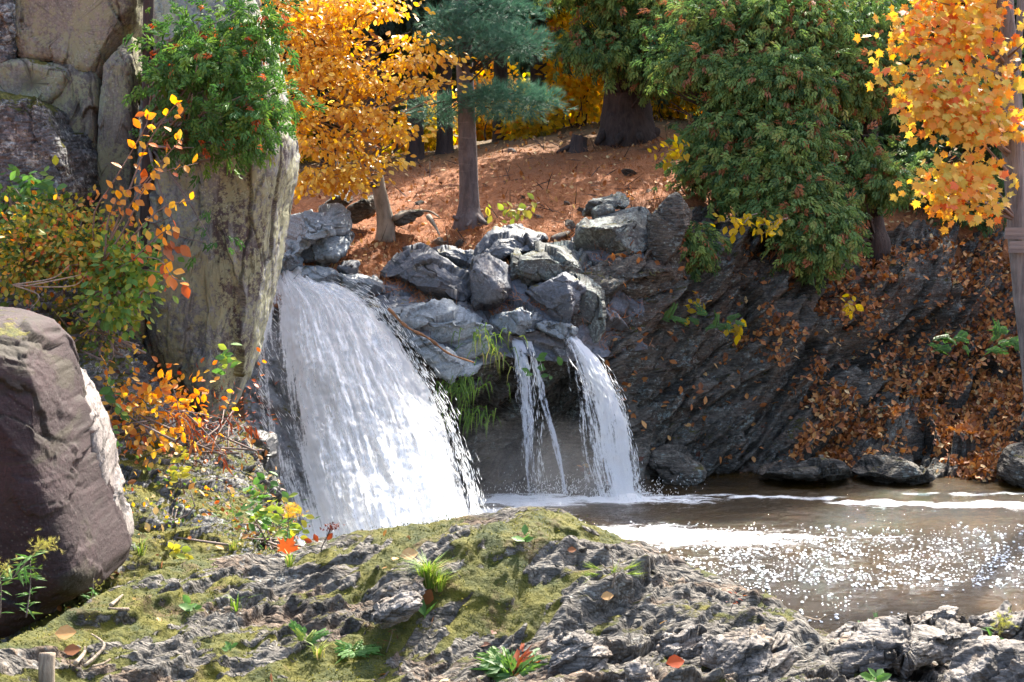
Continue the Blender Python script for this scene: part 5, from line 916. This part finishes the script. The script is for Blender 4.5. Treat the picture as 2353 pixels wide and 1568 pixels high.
for k, (x, y, d, pts) in enumerate([(905, 500, 17.0, [(905, 502), (940, 488), (985, 486), (1010, 500)]), (1000, 500, 17.1, [(985, 498), (1000, 520), (1010, 540)])]):
    mb = MB(); tube(mb, smoothline([P(a, b, 17.0 - (b - 490) * .012) for a, b in pts], 16), [.035, .032, .03, .028, .026, .024, .022, .02, .018, .016, .014, .013, .012, .011, .010, .008], 8, .5, .2, 3)
    solo('exposed_root', mb, M['bark_beech'], ('thick arching root right of the leaning tan trunk', 'thin dark root running down the needle slope')[k], 'root')
def near_pt(key, x, y):
    """the sampled surface point whose picture position is nearest to a photo pixel, front most"""
    G, N = SURF[key]; g = G.reshape(-1, 3) - np.array([0, 0, CAM_Z]); dd = g @ _f; u = CX + g[:, 0] / dd * FPX; v = CY - (g @ _u) / dd * FPX
    e = (u - x) ** 2 + (v - y) ** 2; k = np.where(e < e.min() + 60)[0]; k = k[np.argmin(dd[k])]; return G.reshape(-1, 3)[k].copy(), N.reshape(-1, 3)[k].copy()
def litter(name, key, n, tpl, size, m, label, cat, sel=None, tint=(.5, .25), up=.45, seed=1, lift=.012, kind='stuff'):
    G, N = SURF[key]; r = np.random.default_rng(seed); g = G.reshape(-1, 3); nn = N.reshape(-1, 3); ok = np.where((nn[:, 2] > up) & (sel(g) if sel is not None else True))[0]
    if len(ok) == 0: return
    if name == 'moss' and key == 'fg': ok = np.where((nn[:, 2] > .3) & (MZ > .45) & (g[:, 1] < 8.5) & (g[:, 1] > 5.3))[0]
    k = r.choice(ok, n); pos = g[k] + r.normal(size=(n, 3)) * np.array([.03, .03, 0]) + nn[k] * lift
    zd = unit(nn[k] + r.normal(size=(n, 3)) * .35); yd = r.normal(size=(n, 3)); mb = MB(); scatter(mb, tpl, pos, yd, zd, size * r.uniform(.6, 1.3, n), np.clip(tint[0] + r.normal(size=n) * tint[1] + (.9 * fbm(pos * 2.6, 3, 66) if name == 'moss' else 0), 0, 1))
    o = solo(name, mb, m, label, cat, None, False, kind); return o
NEED = T([(-.035, 0, 0), (.035, 0, 0), (0, 1, .05)], [(0, 1, 2)])
litter('needle_litter', 'floor', 26000, NEED, .11, M['needle'], 'copper pine needles covering the slope between the trees', 'needles', lambda g: (g[:, 1] < 22) & (np.abs(g[:, 0]) < 5), seed=3, up=.2)
litter('fallen_leaves', 'floor', 5200, LEAF, .07, M['fallen'], 'dry leaves scattered over the copper needle slope', 'leaves', lambda g: (g[:, 1] < 26) & (np.abs(g[:, 0]) < 6), (.65, .3), seed=4, up=.2)
litter('fallen_leaves', 'rock_cliff', 38000, QUAD, .08, M['fallen'], 'thick carpet of brown leaves on the bank right of the dark cliff', 'leaves', lambda g: (g[:, 0] > 2.4 + .5 * (g[:, 2] > 1.2) + 1.0 * fbm(g * .9, 2, 5)) & (g[:, 2] < 2.6) & (fbm(g * 1.9, 4, 55) > .04 - .10 * (g[:, 0] - 3)), (.45, .27), .42, 5)
litter('fallen_leaves', 'rock_cliff', 1500, LEAF, .085, M['fallen'], 'scattered brown leaves caught on the dark cliff', 'leaves', lambda g: (g[:, 0] > .8), (.5, .25), .3, 6)
litter('fallen_leaves', 'mossy_bank', 900, LEAF, .055, M['fallen'], 'small dry leaves lying on the mossy left bank', 'leaves', None, (.6, .3), .5, 7)
litter('fallen_leaves', 'fg', 110, LEAF, .05, M['fallen'], 'few small dry leaves on the near rocks', 'leaves', lambda g: g[:, 1] < 7.8, (.5, .3), .6, 8)
litter('needle_litter', 'rock_ledge', 5000, NEED, .10, M['needle'], 'copper needles gathered in the joints of the ledge above the falls', 'needles', lambda g: (fbm(g * 2.2, 3, 57) > .02) & (g[:, 1] > 15.3), seed=13, up=.55)
mb = MB(); tube(mb, smoothline([P(893, 710, 14.55), P(935, 752, 14.45), P(985, 778, 14.38), P(1030, 812, 14.34), P(1090, 834, 14.3)], 20), np.linspace(.018, .008, 20) * (1 + .3 * np.sin(np.arange(20) * 1.9)), 7, .5, .6, 6); solo('fallen_branch', mb, M['bark_rust'], 'thin rusty fallen branch lying across the pale slabs', 'branch')
TW = T([(-.02, 0, 0), (.02, 0, 0), (0, 1, .05), (0, .5, .06)], [(0, 1, 3), (1, 2, 3), (2, 0, 3)])
litter('twigs', 'floor', 700, TW, .32, M['bark_dark'], 'dark fallen twigs on the copper needle slope', 'twigs', lambda g: (g[:, 1] < 24) & (np.abs(g[:, 0]) < 6), (.5, .1), seed=9, up=.2)
# moss pads with real relief
for i, (key, n, lb, sl) in enumerate((('fg', 22000, 'yellow green moss pads on the near rock dome', lambda g: (fbm(g * np.array([1.6, 1.6, 1]), 3, 91) > .05) & (g[:, 1] < 8.4) & (g[:, 1] > 5.3)),
                      ('mossy_bank', 16000, 'green moss pads on the left bank', lambda g: fbm(g * 1.8, 3, 92) > .0))):
    litter('moss', key, n, TUFT[0] if False else T([(-.3, 0, 0), (.3, 0, 0), (0, .3, 1), (0, -.3, .1)], [(0, 1, 2), (0, 3, 2), (1, 3, 2)]), .011, M['moss'], lb, 'moss', sl, (.5, .3), .55, 20 + i, lift=.0)

def blades(mb, c, n, L, spread, rng, w=.004, tint=(.5, .25), bend=.6):
    for k in range(n):
        a = rng.uniform(0, 2 * math.pi); e = rng.uniform(.1, 1) * spread; o = np.array([math.cos(a), math.sin(a), 0]); l = L * rng.uniform(.5, 1.1); b = c + o * rng.random() * .03
        s = np.cross(o, [0, 0, 1]) * w; p1 = b + (o * e * .5 + np.array([0, 0, 1])) * l * .5; p2 = p1 + (o * (e + bend * .4) + np.array([0, 0, .6 - bend * .5])) * l * .5
        mb.add([b - s, b + s, p1 - s * .8, p1 + s * .8, p2], [(0, 1, 3), (0, 3, 2), (2, 3, 4)], np.clip(tint[0] + rng.normal() * tint[1], 0, 1))
def grass_tuft(key, x, y, n, L, label, tint=(.5, .25), spread=1.0):
    p, _ = near_pt(key, x, y); mb = MB(); blades(mb, p - [0, 0, .01], n, L, spread, rng, tint=tint, w=.0035); solo('grass_tuft', mb, M['grass'], label, 'grass', 'grass tufts on the rocks', False)
grass_tuft('fg', 985, 1345, 170, .24, 'bright green grass tuft in the middle of the near dome'); grass_tuft('fg', 1010, 1352, 90, .17, 'smaller grass tuft right beside the bright one', (.6, .2))
grass_tuft('fg', 545, 1395, 18, .12, 'sparse long grass blades on the left slope of the dome', (.4, .2)); grass_tuft('fg', 665, 1290, 22, .12, 'grass blades by the red leaf at the dome shoulder')
grass_tuft('fg', 740, 1510, 22, .12, 'thin drooping grass beside the ferns', (.75, .2)); grass_tuft('mossy_bank', 540, 1255, 24, .1, 'small grass clump on the mossy bank beside the water', (.7, .2)); grass_tuft('mossy_bank', 330, 1270, 26, .14, 'grass clump beside the foot of the brown boulder', (.6, .25))
mbp = None
def hang_grass(c, n, L, label, tint=(.45, .25)):
    mb = MB()
    for k in range(n):
        b = c + rng.normal(size=3) * np.array([.14, .05, .05]); o = np.array([rng.normal() * .4, -abs(rng.normal()) * .35, 0]); l = L * rng.uniform(.5, 1.1); s = np.array([.005, 0, 0])
        p1 = b + (o * .6 + [0, -.1, .15]) * l; p2 = p1 + (o * .5 + [0, -.05, -.5]) * l; p3 = p2 + (o * .2 + [0, 0, -.6]) * l
        mb.add([b - s, b + s, p1 - s, p1 + s, p2 - s * .7, p2 + s * .7, p3], [(0, 1, 3), (0, 3, 2), (2, 3, 5), (2, 5, 4), (4, 5, 6)], np.clip(tint[0] + rng.normal() * tint[1], 0, 1))
    solo('hanging_grass', mb, M['grass'], label, 'grass', 'grasses hanging by the falls', False)
hang_grass(P(1110, 775, 14.75), 34, .2, 'grass clump drooping over the pale slab end'); hang_grass(P(1125, 815, 14.75), 22, .2, 'lower grass strands left of the left narrow fall', (.7, .2))
hang_grass(P(1060, 885, 14.5), 80, .22, 'green grass curtain right of the main waterfall', (.2, .2)); hang_grass(P(1085, 950, 14.55), 60, .2, 'lower olive grass curtain right of the main waterfall', (.25, .25))

def leafy(name, stems, leaves, m, label, cat, size=.05, per=10, tpl=LEAF, tint=(.5, .25), r=.004, sm='twig', single=False, group=None, spread=.05, droop=.3, base=None, hangdown=0.0, start=.25):
    """a small plant: stems are polylines of world points, leaves along them"""
    root = thing(name, stems[0][0] if base is None else base, label, cat, group); mb = MB(); pos = []; yd = []
    for s in stems:
        c = smoothline(s, 12); tube(mb, c, np.linspace(r, r * .3, 12), 5)
        for k in range(per):
            t = start + (1 - start) * (k + rng.random() * .5) / per; i = min(10, int(t * 11)); p = c[i] + (c[i + 1] - c[i]) * (t * 11 - i); d = unit(c[i + 1] - c[i]); sd = unit(np.cross(d, [0, -1, .2])) * (1 if k % 2 else -1)
            pos.append(p + rng.normal(size=3) * spread * .3); yd.append(sd + d * .6 + np.array([0, -.3, -droop - hangdown]) + rng.normal(size=3) * .3)
    part('stem', mb, M[sm], root); pos = np.array(pos); yd = np.array(yd); n = len(pos)
    zd = np.array([0, -.7, .7]) + rng.normal(size=(n, 3)) * .45; sc = size * rng.uniform(.7, 1.3, n); t = np.clip(tint[0] + rng.normal(size=n) * tint[1], 0, .999)
    if single: leaf_objs('leaf', tpl, tpl[0].shape[0], M[m], root, pos, yd, zd, sc, t, root)
    else: mb = MB(); scatter(mb, tpl, pos, yd, zd, sc, t); part('leaves', mb, M[m], root, smooth=False)
    return root
# orange leaved sapling in front of the left cliff
def PP(*a): return [P(*q) for q in a]
leafy('sapling', [PP((225, 640, 10.6), (250, 560, 10.2), (320, 440, 10), (390, 350, 9.9), (420, 320, 9.8)), PP((250, 560, 10.2), (300, 430, 10), (340, 330, 9.9), (400, 245, 9.8), (418, 238, 9.7)), PP((225, 640, 10.6), (290, 560, 10), (370, 480, 9.8), (440, 460, 9.7)),
                  PP((225, 640, 10.6), (300, 600, 10), (360, 545, 9.8), (400, 520, 9.7)), PP((225, 640, 10.6), (215, 500, 10.2), (260, 420, 10), (330, 300, 9.9), (340, 262, 9.9)), PP((240, 600, 10.2), (290, 520, 10), (350, 410, 9.9), (455, 375, 9.8)), PP((240, 600, 10.2), (250, 500, 10.1), (290, 440, 10), (345, 420, 9.9))],
      None, 'orange', 'spindly sapling with glowing orange leaves before the left cliff', 'sapling', .072, 13, tint=(.6, .25), single=True, r=.008, start=.35)
leafy('leafy_branch', [PP((330, 590, 10.2), (370, 600, 9.8), (400, 640, 9.5), (440, 650, 9.4)), PP((330, 620, 10.2), (360, 625, 9.8), (400, 632, 9.6))], None, 'orange', 'twig of big orange leaves hanging beside the pillar foot', 'branch', .09, 6, tint=(.4, .2), single=True, r=.005)
leafy('leafy_branch', [PP((345, 600, 10.6), (375, 590, 10.3), (410, 560, 10.2))], None, 'rust', 'dead rust red leaf bunch before the pillar', 'branch', .11, 9, tint=(.8, .15), single=True, r=.005, start=.6)
# dense bush on the left
def bush(name, blobs, n, m, label, size=.06, tint=(.45, .3), seed=0, tpl=LEAF, stems=14, cat='bush', spread=.09, group=None):
    cc, _, k = clumps(blobs, stems, rng, .3); b = blobs[0]; base = P(b[0], b[1] + b[3], b[4]); root = thing(name, base, label, cat, group); mb = MB()
    for t_ in cc: tube(mb, smoothline([base + rng.normal(size=3) * [.2, .1, .02], (base + t_) / 2 + rng.normal(size=3) * .06, t_], 7), np.linspace(.009, .003, 7), 5)
    part('stems', mb, M['twig'], root); f = foliage(blobs, n // 5, 5, [tpl], size, rng, spread, down=.2, out=.4, face=.9, tint=tint); mb = MB(); add_fol(mb, [tpl], f); part('foliage', mb, M[m], root, smooth=False, stuff=True)
bush('bush', [(90, 560, 110, 60, 10.6, .35), (200, 580, 90, 60, 10.5, .35), (40, 620, 70, 50, 10.4, .3), (280, 620, 60, 50, 10.4, .3), (150, 500, 70, 30, 10.8, .3)], 3600, 'shrub', 'dense green and yellow bush above the mossy bank', .05, (.55, .3))
bush('bush', [(290, 640, 50, 40, 10.3, .25), (310, 600, 40, 30, 10.2, .2), (270, 690, 50, 35, 10.3, .25)], 700, 'green', 'light green shrub at the right end of the dense bush', .065, (.55, .2))
bush('bush', [(60, 480, 60, 30, 10.9, .25), (20, 450, 50, 30, 10.9, .2)], 300, 'green', 'broad leaved green shrub at the left edge above the dense bush', .09, (.4, .2))
leafy('dead_branch', [PP((30, 655, 10.1), (120, 640, 9.9), (160, 610, 9.8)), PP((30, 655, 10.1), (110, 660, 9.9), (175, 655, 9.8), (200, 625, 9.7)), PP((60, 658, 10), (150, 640, 9.8), (185, 632, 9.7)), PP((30, 655, 10.1), (90, 680, 9.9), (60, 720, 9.8))], None, 'rust', 'bare bleached branch reaching over the mossy bank', 'branch', .03, 2, sm='bleached', r=.007, start=.8)
bush('bush', [(330, 960, 70, 40, 10.1, .25), (420, 930, 60, 35, 10.5, .2), (300, 900, 40, 30, 10.3, .2)], 420, 'orange', 'loose orange and yellow leaved bush at the pillar foot', .06, (.6, .3), spread=.13)
bush('bush', [(470, 1000, 80, 40, 10.6, .2), (540, 960, 50, 40, 11.2, .2)], 380, 'rust', 'dry rust brown bush on the bank under the pillar', .05, (.5, .3), spread=.12, tpl=NARROW)
bush('bush', [(610, 1190, 45, 60, 9.7, .15), (560, 1230, 50, 35, 9.6, .15)], 260, 'green', 'green weedy clump at the water edge of the bank', .05, (.45, .3), spread=.11, tpl=NARROW)
bush('bush', [(330, 1200, 60, 50, 9.3, .15), (420, 1150, 60, 50, 9.6, .15)], 240, 'shrub', 'sparse yellowing ground plants in the middle of the bank', .035, (.55, .3), spread=.14)
bush('bush', [(240, 760, 60, 50, 10.6, .2), (160, 700, 60, 25, 10.8, .2)], 420, 'shrub', 'low olive green bush behind the brown boulder', .045, (.45, .3), spread=.12)
# cedar growing before the pillar
NC = [(520, 60, 90, 45, 11.2, .45), (420, 90, 60, 50, 11.2, .4), (570, 130, 60, 50, 11.0, .4), (480, 150, 90, 50, 10.9, .4), (400, 200, 60, 50, 10.9, .35), (520, 220, 90, 50, 10.8, .4), (610, 230, 50, 40, 10.8, .3), (450, 270, 80, 40, 10.7, .35), (580, 290, 60, 35, 10.7, .3), (420, 330, 55, 35, 10.7, .3), (500, 340, 60, 30, 10.7, .3), (600, 60, 45, 45, 11.1, .3), (560, 370, 25, 30, 10.7, .2), (660, 240, 25, 16, 10.7, .15), (370, 150, 30, 60, 11.1, .25), (480, 560, 24, 18, 10.9, .1), (390, 500, 30, 24, 10.9, .1)]
b = P(346, 640, 11.5)
c = thing('cedar_tree', b, 'green cedar with rusty tips growing across the grey pillar', 'tree'); tr, _ = trunk([b, P(338, 500, 11.5), P(342, 300, 11.5), P(340, 100, 11.5), P(345, -120, 11.5)], [.06, .055, .05, .045, .035], M['bark_dark'], c, k=12, seed=33)
mb = MB(); cc, _, _ = clumps(NC, 80, rng, .2); limbs(mb, tr[18:], cc, .016, rng, -.04); limbs(mb, tr[10:16], PP((480, 560, 10.9), (390, 500, 10.9)), .012, rng, .0); part('branches', mb, M['twig'], c, stuff=True)
f = foliage(NC, 620, 5, SPRAY, .105, rng, .09, gap=(3.0, -.04), down=.45, out=.45, face=1.1, tint=(.5, .2), rust=.15); mb = MB(); add_fol(mb, SPRAY, f); part('foliage', mb, M['cedar_near'], c, smooth=False, stuff=True)
# leafy twigs on the bank
leafy('bank_shrub', [PP((420, 1000, 10.4), (340, 940, 10.2), (270, 945, 10.1)), PP((420, 1000, 10.4), (380, 920, 10.2), (330, 890, 10.1)), PP((420, 1000, 10.4), (360, 990, 10.1), (290, 1010, 10)), PP((420, 1000, 10.4), (370, 1030, 10), (300, 1060, 9.9)), PP((420, 1000, 10.4), (400, 900, 10.2), (370, 860, 10.2))], None, 'orange', 'low shrub with orange and yellow leaves beside the brown boulder', 'shrub', .075, 9, tint=(.65, .22), single=True, r=.005)
leafy('bank_shrub', [PP((250, 960, 9.9), (265, 900, 9.8), (250, 880, 9.8)), PP((250, 960, 9.9), (275, 950, 9.8), (290, 930, 9.8)), PP((250, 960, 9.9), (260, 990, 9.8), (275, 1020, 9.7))], None, 'green', 'bright green leaves peeping from behind the brown boulder', 'shrub', .075, 6, tint=(.4, .2), single=True, r=.004)
leafy('leafy_branch', [PP((330, 945, 10.2), (420, 945, 10.1), (500, 960, 10), (560, 975, 10), (590, 985, 10)), PP((420, 945, 10.1), (460, 980, 10), (510, 1040, 9.9), (520, 1070, 9.9)), PP((380, 945, 10.1), (430, 970, 10), (450, 1030, 9.9))], None, 'rust', 'long twig of dangling dead rust brown leaves over the bank', 'branch', .085, 20, tpl=NARROW, tint=(.55, .25), r=.005, hangdown=1.6, start=.1)
leafy('leafy_branch', [PP((560, 930, 10.6), (590, 870, 10.6), (610, 800, 10.6))], None, 'orange', 'thin twig with few red leaves before the water edge', 'branch', .05, 7, tint=(.2, .2), single=True, r=.004)
for i, (x, y, dx, h, lb, mt, tn) in enumerate([(415, 1120, 4, 95, 'slim yellow flowered weed in the middle of the bank', 'green', .9), (600, 1190, 20, 110, 'tall green leafed weed nearest the waterfall foot', 'green', .35), (640, 1230, 25, 90, 'yellowing weed at the dome shoulder', 'green', .7), (590, 1230, -20, 70, 'bushy green weed left of the yellowing weed', 'green', .4),
                                              (680, 1250, 20, 60, 'low weed with curled yellow leaves by the water', 'green', .8), (520, 870, 6, 75, 'small two leaved plant before the pillar foot', 'green', .6), (410, 1300, -15, 40, 'yellow leafed seedling behind the dome', 'green', .95)]):
    b = P(x, y, 9.6 if x > 450 else 9.9) if y < 1200 else P(x, y, 8.9)
    pts = [b, b + np.array([dx * .4, 0, h * .5]) * .003, b + np.array([dx, 0, h]) * .003]; leafy('weed', [pts, [b, b + np.array([-dx * .7, 0, h * .4]) * .003, b + np.array([-dx, -10, h * .75]) * .003]], None, mt, lb, 'weed', .065, 10, tint=(tn, .15), single=True, r=.003, group='weeds on the left bank')
def goldenrod(b, top, label, n=60, group='goldenrods', gold=.9):
    root = thing('goldenrod', b, label, 'plant', group); c = smoothline([b, (b + top) / 2 + [.01, 0, .01], top], 14); mb = MB(); tube(mb, c, np.linspace(.004, .002, 14), 5); part('stem', mb, M['twig'], root)
    L = np.linalg.norm(top - b); mb = MB(); k = rng.integers(1, 10, 26); pos = c[k]; scatter(mb, NARROW, pos, rng.normal(size=(26, 3)) * [1, .6, .3] + [0, 0, .1], np.array([0, -.6, .7]) + rng.normal(size=(26, 3)) * .3, L * .26 * rng.uniform(.6, 1.2, 26), np.clip(.35 + rng.normal(size=26) * .15, 0, 1)); part('leaves', mb, M['green'], root, smooth=False)
    mb = MB(); t = rng.random(n); p = c[10 + (t * 3).astype(int)] + rng.normal(size=(n, 3)) * L * [.09, .05, .05] + np.array([L * .05, 0, 0]); scatter(mb, TUFT[0], p, rng.normal(size=(n, 3)) + [.5, 0, .5], rng.normal(size=(n, 3)), L * .10, gold); part('plume', mb, M['grass' if gold < .95 else 'orange'], root, smooth=False, stuff=True)
goldenrod(P(20, 1340, 7.0), P(105, 1240, 6.9), 'goldenrod with faded plume before the brown boulder'); goldenrod(P(0, 1420, 6.9), P(-5, 1290, 6.9), 'goldenrod cut by the left frame edge', 40)
goldenrod(P(655, 1270, 8.6), P(662, 1160, 8.6), 'tall goldenrod with brown plume before the waterfall foot', 90, gold=.97); goldenrod(P(2240, 1540, 6.9), P(2305, 1410, 6.9), 'goldenrod with glowing yellow tip in the lower right corner', 60, gold=.85)
goldenrod(P(60, 1420, 6.9), P(70, 1290, 7.0), 'leafy goldenrod stem beside the foot of the brown boulder', 20, gold=.5); goldenrod(P(200, 1420, 7.1), P(215, 1330, 7.1), 'small weed in the dark gap under the brown boulder', 12, gold=.85)
# dried flower head
b, _ = near_pt('fg', 742, 1252); t_ = P(762, 1212, b[1]); root = thing('dried_flower', b, 'dark dried flower head standing against the white water', 'plant')
mb = MB(); tube(mb, smoothline([b, (b + t_) / 2, t_], 6), .003, 5)
for k in range(5): tube(mb, smoothline([(b + t_) / 2, t_ + rng.normal(size=3) * .02], 4), .0016, 4)
part('stem', mb, M['bark_dark'], root); mb = MB(); p = t_ + rng.normal(size=(60, 3)) * [.028, .015, .010]; scatter(mb, QUAD, p, rng.normal(size=(60, 3)), rng.normal(size=(60, 3)), .014, .1); part('flower_head', mb, M['rust'], root, smooth=False)
mb = MB(); p = np.array([b + [-.02, 0, .03], b + [.03, 0, .04], b + [-.05, 0, .03]]); scatter(mb, LEAF, p, np.array([[-.5, 0, 1], [.6, 0, .8], [-1, 0, .3]]), np.array([[0, -1, .2]] * 3), .05, .4); part('leaves', mb, M['rust'], root, smooth=False)
# ferns, seedlings and weeds on the near rock
def rosette(x, y, key, n, L, label, tpl=FERN, m='green', tint=(.4, .1), cat='fern', name='fern', up=.5, group='small plants on the near rock'):
    b, nn = near_pt(key, x, y); root = thing(name, b, label, cat, group); a = rng.uniform(-.4, .4) + np.arange(n) * 2 * math.pi / n
    yd = np.stack([np.cos(a), np.sin(a) * .6 - .2, np.full(n, up)], -1) + rng.normal(size=(n, 3)) * .15; pos = np.tile(b - [0, .01, 0], (n, 1)) + rng.normal(size=(n, 3)) * .008; zd = np.array([0, -.6, .8]) + rng.normal(size=(n, 3)) * .15
    leaf_objs('frond' if tpl is FERN else 'leaf', tpl, 'r%d' % len(tpl[0]), M[m], root, pos, yd, zd, L * rng.uniform(.7, 1.2, n), np.clip(tint[0] + rng.normal(size=n) * tint[1], 0, .99), root); return root
rosette(820, 1495, 'fg', 7, .12, 'green fern in the hollow under the near rocks'); rosette(705, 1465, 'fg', 4, .10, 'small upright fern left of the green fern', up=1.2, tint=(.55, .1))
rosette(980, 1420, 'fg', 4, .13, 'dandelion like weed with lobed green leaves on the dome', tpl=NARROW, name='weed', cat='weed', up=1.1); rosette(1212, 1240, 'fg', 5, .07, 'small green weed near the dome top', tpl=LEAF, name='weed', cat='weed')
rosette(530, 1490, 'fg', 4, .05, 'tiny two leaved sprout low on the left slope', tpl=LEAF, name='weed', cat='weed'); rosette(440, 1388, 'fg', 5, .07, 'grey green sprout on the left slope of the dome', tpl=LEAF, name='weed', cat='weed'); rosette(2005, 1556, 'fg', 6, .08, 'leafy green weed at the bottom edge among pale rocks', tpl=LEAF, name='weed', cat='weed')
rosette(1180, 1545, 'fg', 14, .17, 'cedar seedling with orange tips at the bottom edge', tpl=SPRAY[0], m='cedar_near', tint=(.6, .14), name='cedar_seedling', cat='seedling', up=1.0); rosette(2000, 1468, 'fg', 8, .15, 'cedar seedling on the rock at the pool edge', tpl=SPRAY[1], m='cedar_near', tint=(.45, .1), name='cedar_seedling', cat='seedling', up=1.4)
b, _ = near_pt('fg', 1412, 1350); root = thing('pine_seedling', b, 'tiny pine seedling with pale bare tip on the dome', 'seedling'); mb = MB(); t_ = b + [.0, 0, .16]
tube(mb, smoothline([b, b + [.015, 0, .06], t_], 8), np.linspace(.006, .003, 8), 6); tube(mb, smoothline([b + [.01, 0, .05], b + [.06, 0, .10]], 5), .003, 5); tube(mb, smoothline([b + [.01, 0, .06], b + [-.05, 0, .12]], 5), .003, 5); part('stem', mb, M['bleached'], root)
mb = MB(); p = np.array([b + [.06, 0, .09], b + [-.05, 0, .09], b + [.0, 0, .07], b + [-.06, 0, .07], b + [.07, 0, .07]]); scatter(mb, TUFT[0], p, np.array([[1, 0, .4], [-1, 0, .4], [.2, -.6, .5], [-1, 0, 0], [1, 0, 0]]), np.array([[0, -1, .1]] * 5), .10, .6); part('needles', mb, M['grass'], root, smooth=False)
# red weeds
for (x, y, lb) in ((1685, 1405, 'thin red leafed weed on the right flank of the dome'), (885, 1495, 'thin dark red stalk beside the green fern'), ):
    b, _ = near_pt('fg', x, y); leafy('weed', [[b, b + [.02, 0, .06], b + [.035, 0, .12]]], None, 'orange' if x > 1000 else 'rust', lb, 'weed', .028, 8, tpl=NARROW, tint=(.1, .1), r=.0025)
# single large leaves lying on the near rock
for (x, y, s, yd, tn, lb, m, tp) in ((130, 1458, .095, (1, .1, .05), .85, 'large tan leaf resting on the left slope of the dome', 'fallen', LEAF), (146, 1492, .075, (1, .2, .1), .3, 'rust brown leaf below the large tan leaf', 'fallen', LEAF), (925, 1278, .10, (1, .1, .2), .9, 'pale tan leaf near the crest of the dome', 'fallen', LEAF), (1385, 1372, .07, (1, .1, .15), .85, 'pale leaf under the pine seedling', 'fallen', LEAF),
                                     (1530, 1524, .09, (1, .2, .1), .05, 'red leaf on the bottom edge rocks', 'orange', LEAF), (655, 1268, .10, (.4, .2, .8), .1, 'red maple leaf standing at the dome shoulder', 'orange', MAPLE), (1305, 1268, .05, (1, 0, .1), .3, 'small brown leaf on the dome top right', 'fallen', LEAF), (970, 1390, .09, (.4, 0, 1), .3, 'brown leaf leaning behind the lobed weed', 'fallen', LEAF)):
    b, nn = near_pt('fg', x, y); b = b + nn * .012; o = bpy.data.objects.new('fallen_leaf', mesh_np('fallen_leaf', tp[0] * [1.3, 1, 1], tp[1], {'tint': [tn] * len(tp[0])})); o.data.materials.append(M[m]); Rm = frames(np.array([yd], float), np.array([[0.1, -.75, .75]]))[0]
    o.matrix_basis = Matrix.Translation(Vector(b)) @ Matrix(Rm.tolist()).to_4x4() @ Matrix.Diagonal((s, s, s, 1)); col.objects.link(o); tag(o, lb, 'leaf', 'single leaves on the near rock')
# driftwood
def stick(pts, r, lb, k=8, m='bleached', grp='bleached wood on the near rock', name='driftwood'):
    mb = MB(); tube(mb, smoothline(pts, 14), r, k, .5, .25, 5); solo(name, mb, M[m], lb, 'wood', grp)
def on(x, y, l=.02): p, n = near_pt('fg', x, y); return p + [0, 0, l]
b = on(112, 1568); stick([b + [0, 0, -.08], b + [0, 0, .02], b + [.0, .02, .11]], .034, 'short upright bleached stump at the bottom left corner', 14)
stick([on(178, 1530), on(192, 1505), on(198, 1490)], np.linspace(.011, .005, 14), 'flat bleached stick upright beside the rust leaf'); stick([on(196, 1535), on(222, 1515), on(238, 1490), on(232, 1472), on(215, 1462)], np.linspace(.009, .003, 14), 'bent bleached stick curving like a hook')
stick([on(255, 1393), on(270, 1380), on(284, 1370)], np.linspace(.010, .004, 14), 'pale bark strip highest on the left slope'); stick([on(255, 1410), on(275, 1412), on(300, 1406)], np.linspace(.004, .009, 14), 'pale bark strip lying below the highest one'); stick([on(210, 1535), on(240, 1530), on(258, 1520)], [.005] * 14, 'thin splinter of wood under the hooked stick')
stick([on(1850, 1418), P(1880, 1424, 7.75), P(1900, 1414, 7.75)], [.004] * 14, 'thin curved pale twig over the water at the dome foot', 5)
# yellow leaf sprigs along the cliff top and on the cliff
for i, (x, y, w, lb) in enumerate([(1545, 345, 40, 'sprig of yellow leaves beside the needle slope'), (1690, 505, 50, 'left sprig of yellow leaves hanging over the cliff brink'), (1760, 515, 50, 'right sprig of yellow leaves hanging over the cliff brink'), (1595, 695, 26, 'small orange sprig on the dark cliff'), (1690, 745, 16, 'small yellow sprig lower on the dark cliff'), (1180, 480, 60, 'low yellow green shrub at the foot of the grey pine'), (1950, 700, 14, 'faded green sprig in the middle of the dark cliff')]):
    d = 17.2 if y < 600 and x < 1600 else 16.2
    if x == 1180: d = 17.2
    leafy('leaf_sprig', [PP((x + w, y - 14, d + .2), (x, y, d), (x - w, y + 8, d - .1)), PP((x + w * .6, y - 5, d), (x + w * .3, y + 12, d - .1), (x - w * .2, y + 22, d - .1))], None, 'yellow' if x != 1180 else 'green', lb, 'sprig', .10, 16 if w > 30 else 7, tint=(.5, .12) if x != 1180 else (.8, .08), single=True, r=.006, group='leaf sprigs on the far bank', spread=.12, start=.05)
for i, (x, y, lb) in enumerate([(2185, 780, 'green fern on the leaf covered bank'), (1500, 730, 'green tuft of fern on the dark cliff'), (1650, 745, 'mossy fern patch in a cliff joint'), (2320, 790, 'bright green plant beside the maple trunk'), (1245, 845, 'green leafed plant between the two narrow falls'), (1050, 870, 'round leafed green plant under the lower slab')]):
    b = P(x, y, 15.9 if x > 1400 else 14.7); root = thing('fern', b, lb, 'plant', 'green plants on the far rocks'); n = 9; a = np.arange(n) * 2 * math.pi / n + i
    leaf_objs('frond', FERN if i < 4 else LEAF, 'ff%d' % (i < 4), M['green'], root, np.tile(b, (n, 1)) + rng.normal(size=(n, 3)) * [.1, .03, .08], np.stack([np.cos(a), -.4 + 0 * a, np.sin(a) * .5 + .3], -1), np.tile([0, -.9, .5], (n, 1)) + rng.normal(size=(n, 3)) * .2, rng.uniform(.12, .24, n) * (1 if i < 4 else .5), np.clip(.25 + rng.normal(size=n) * .1, 0, 1), root)
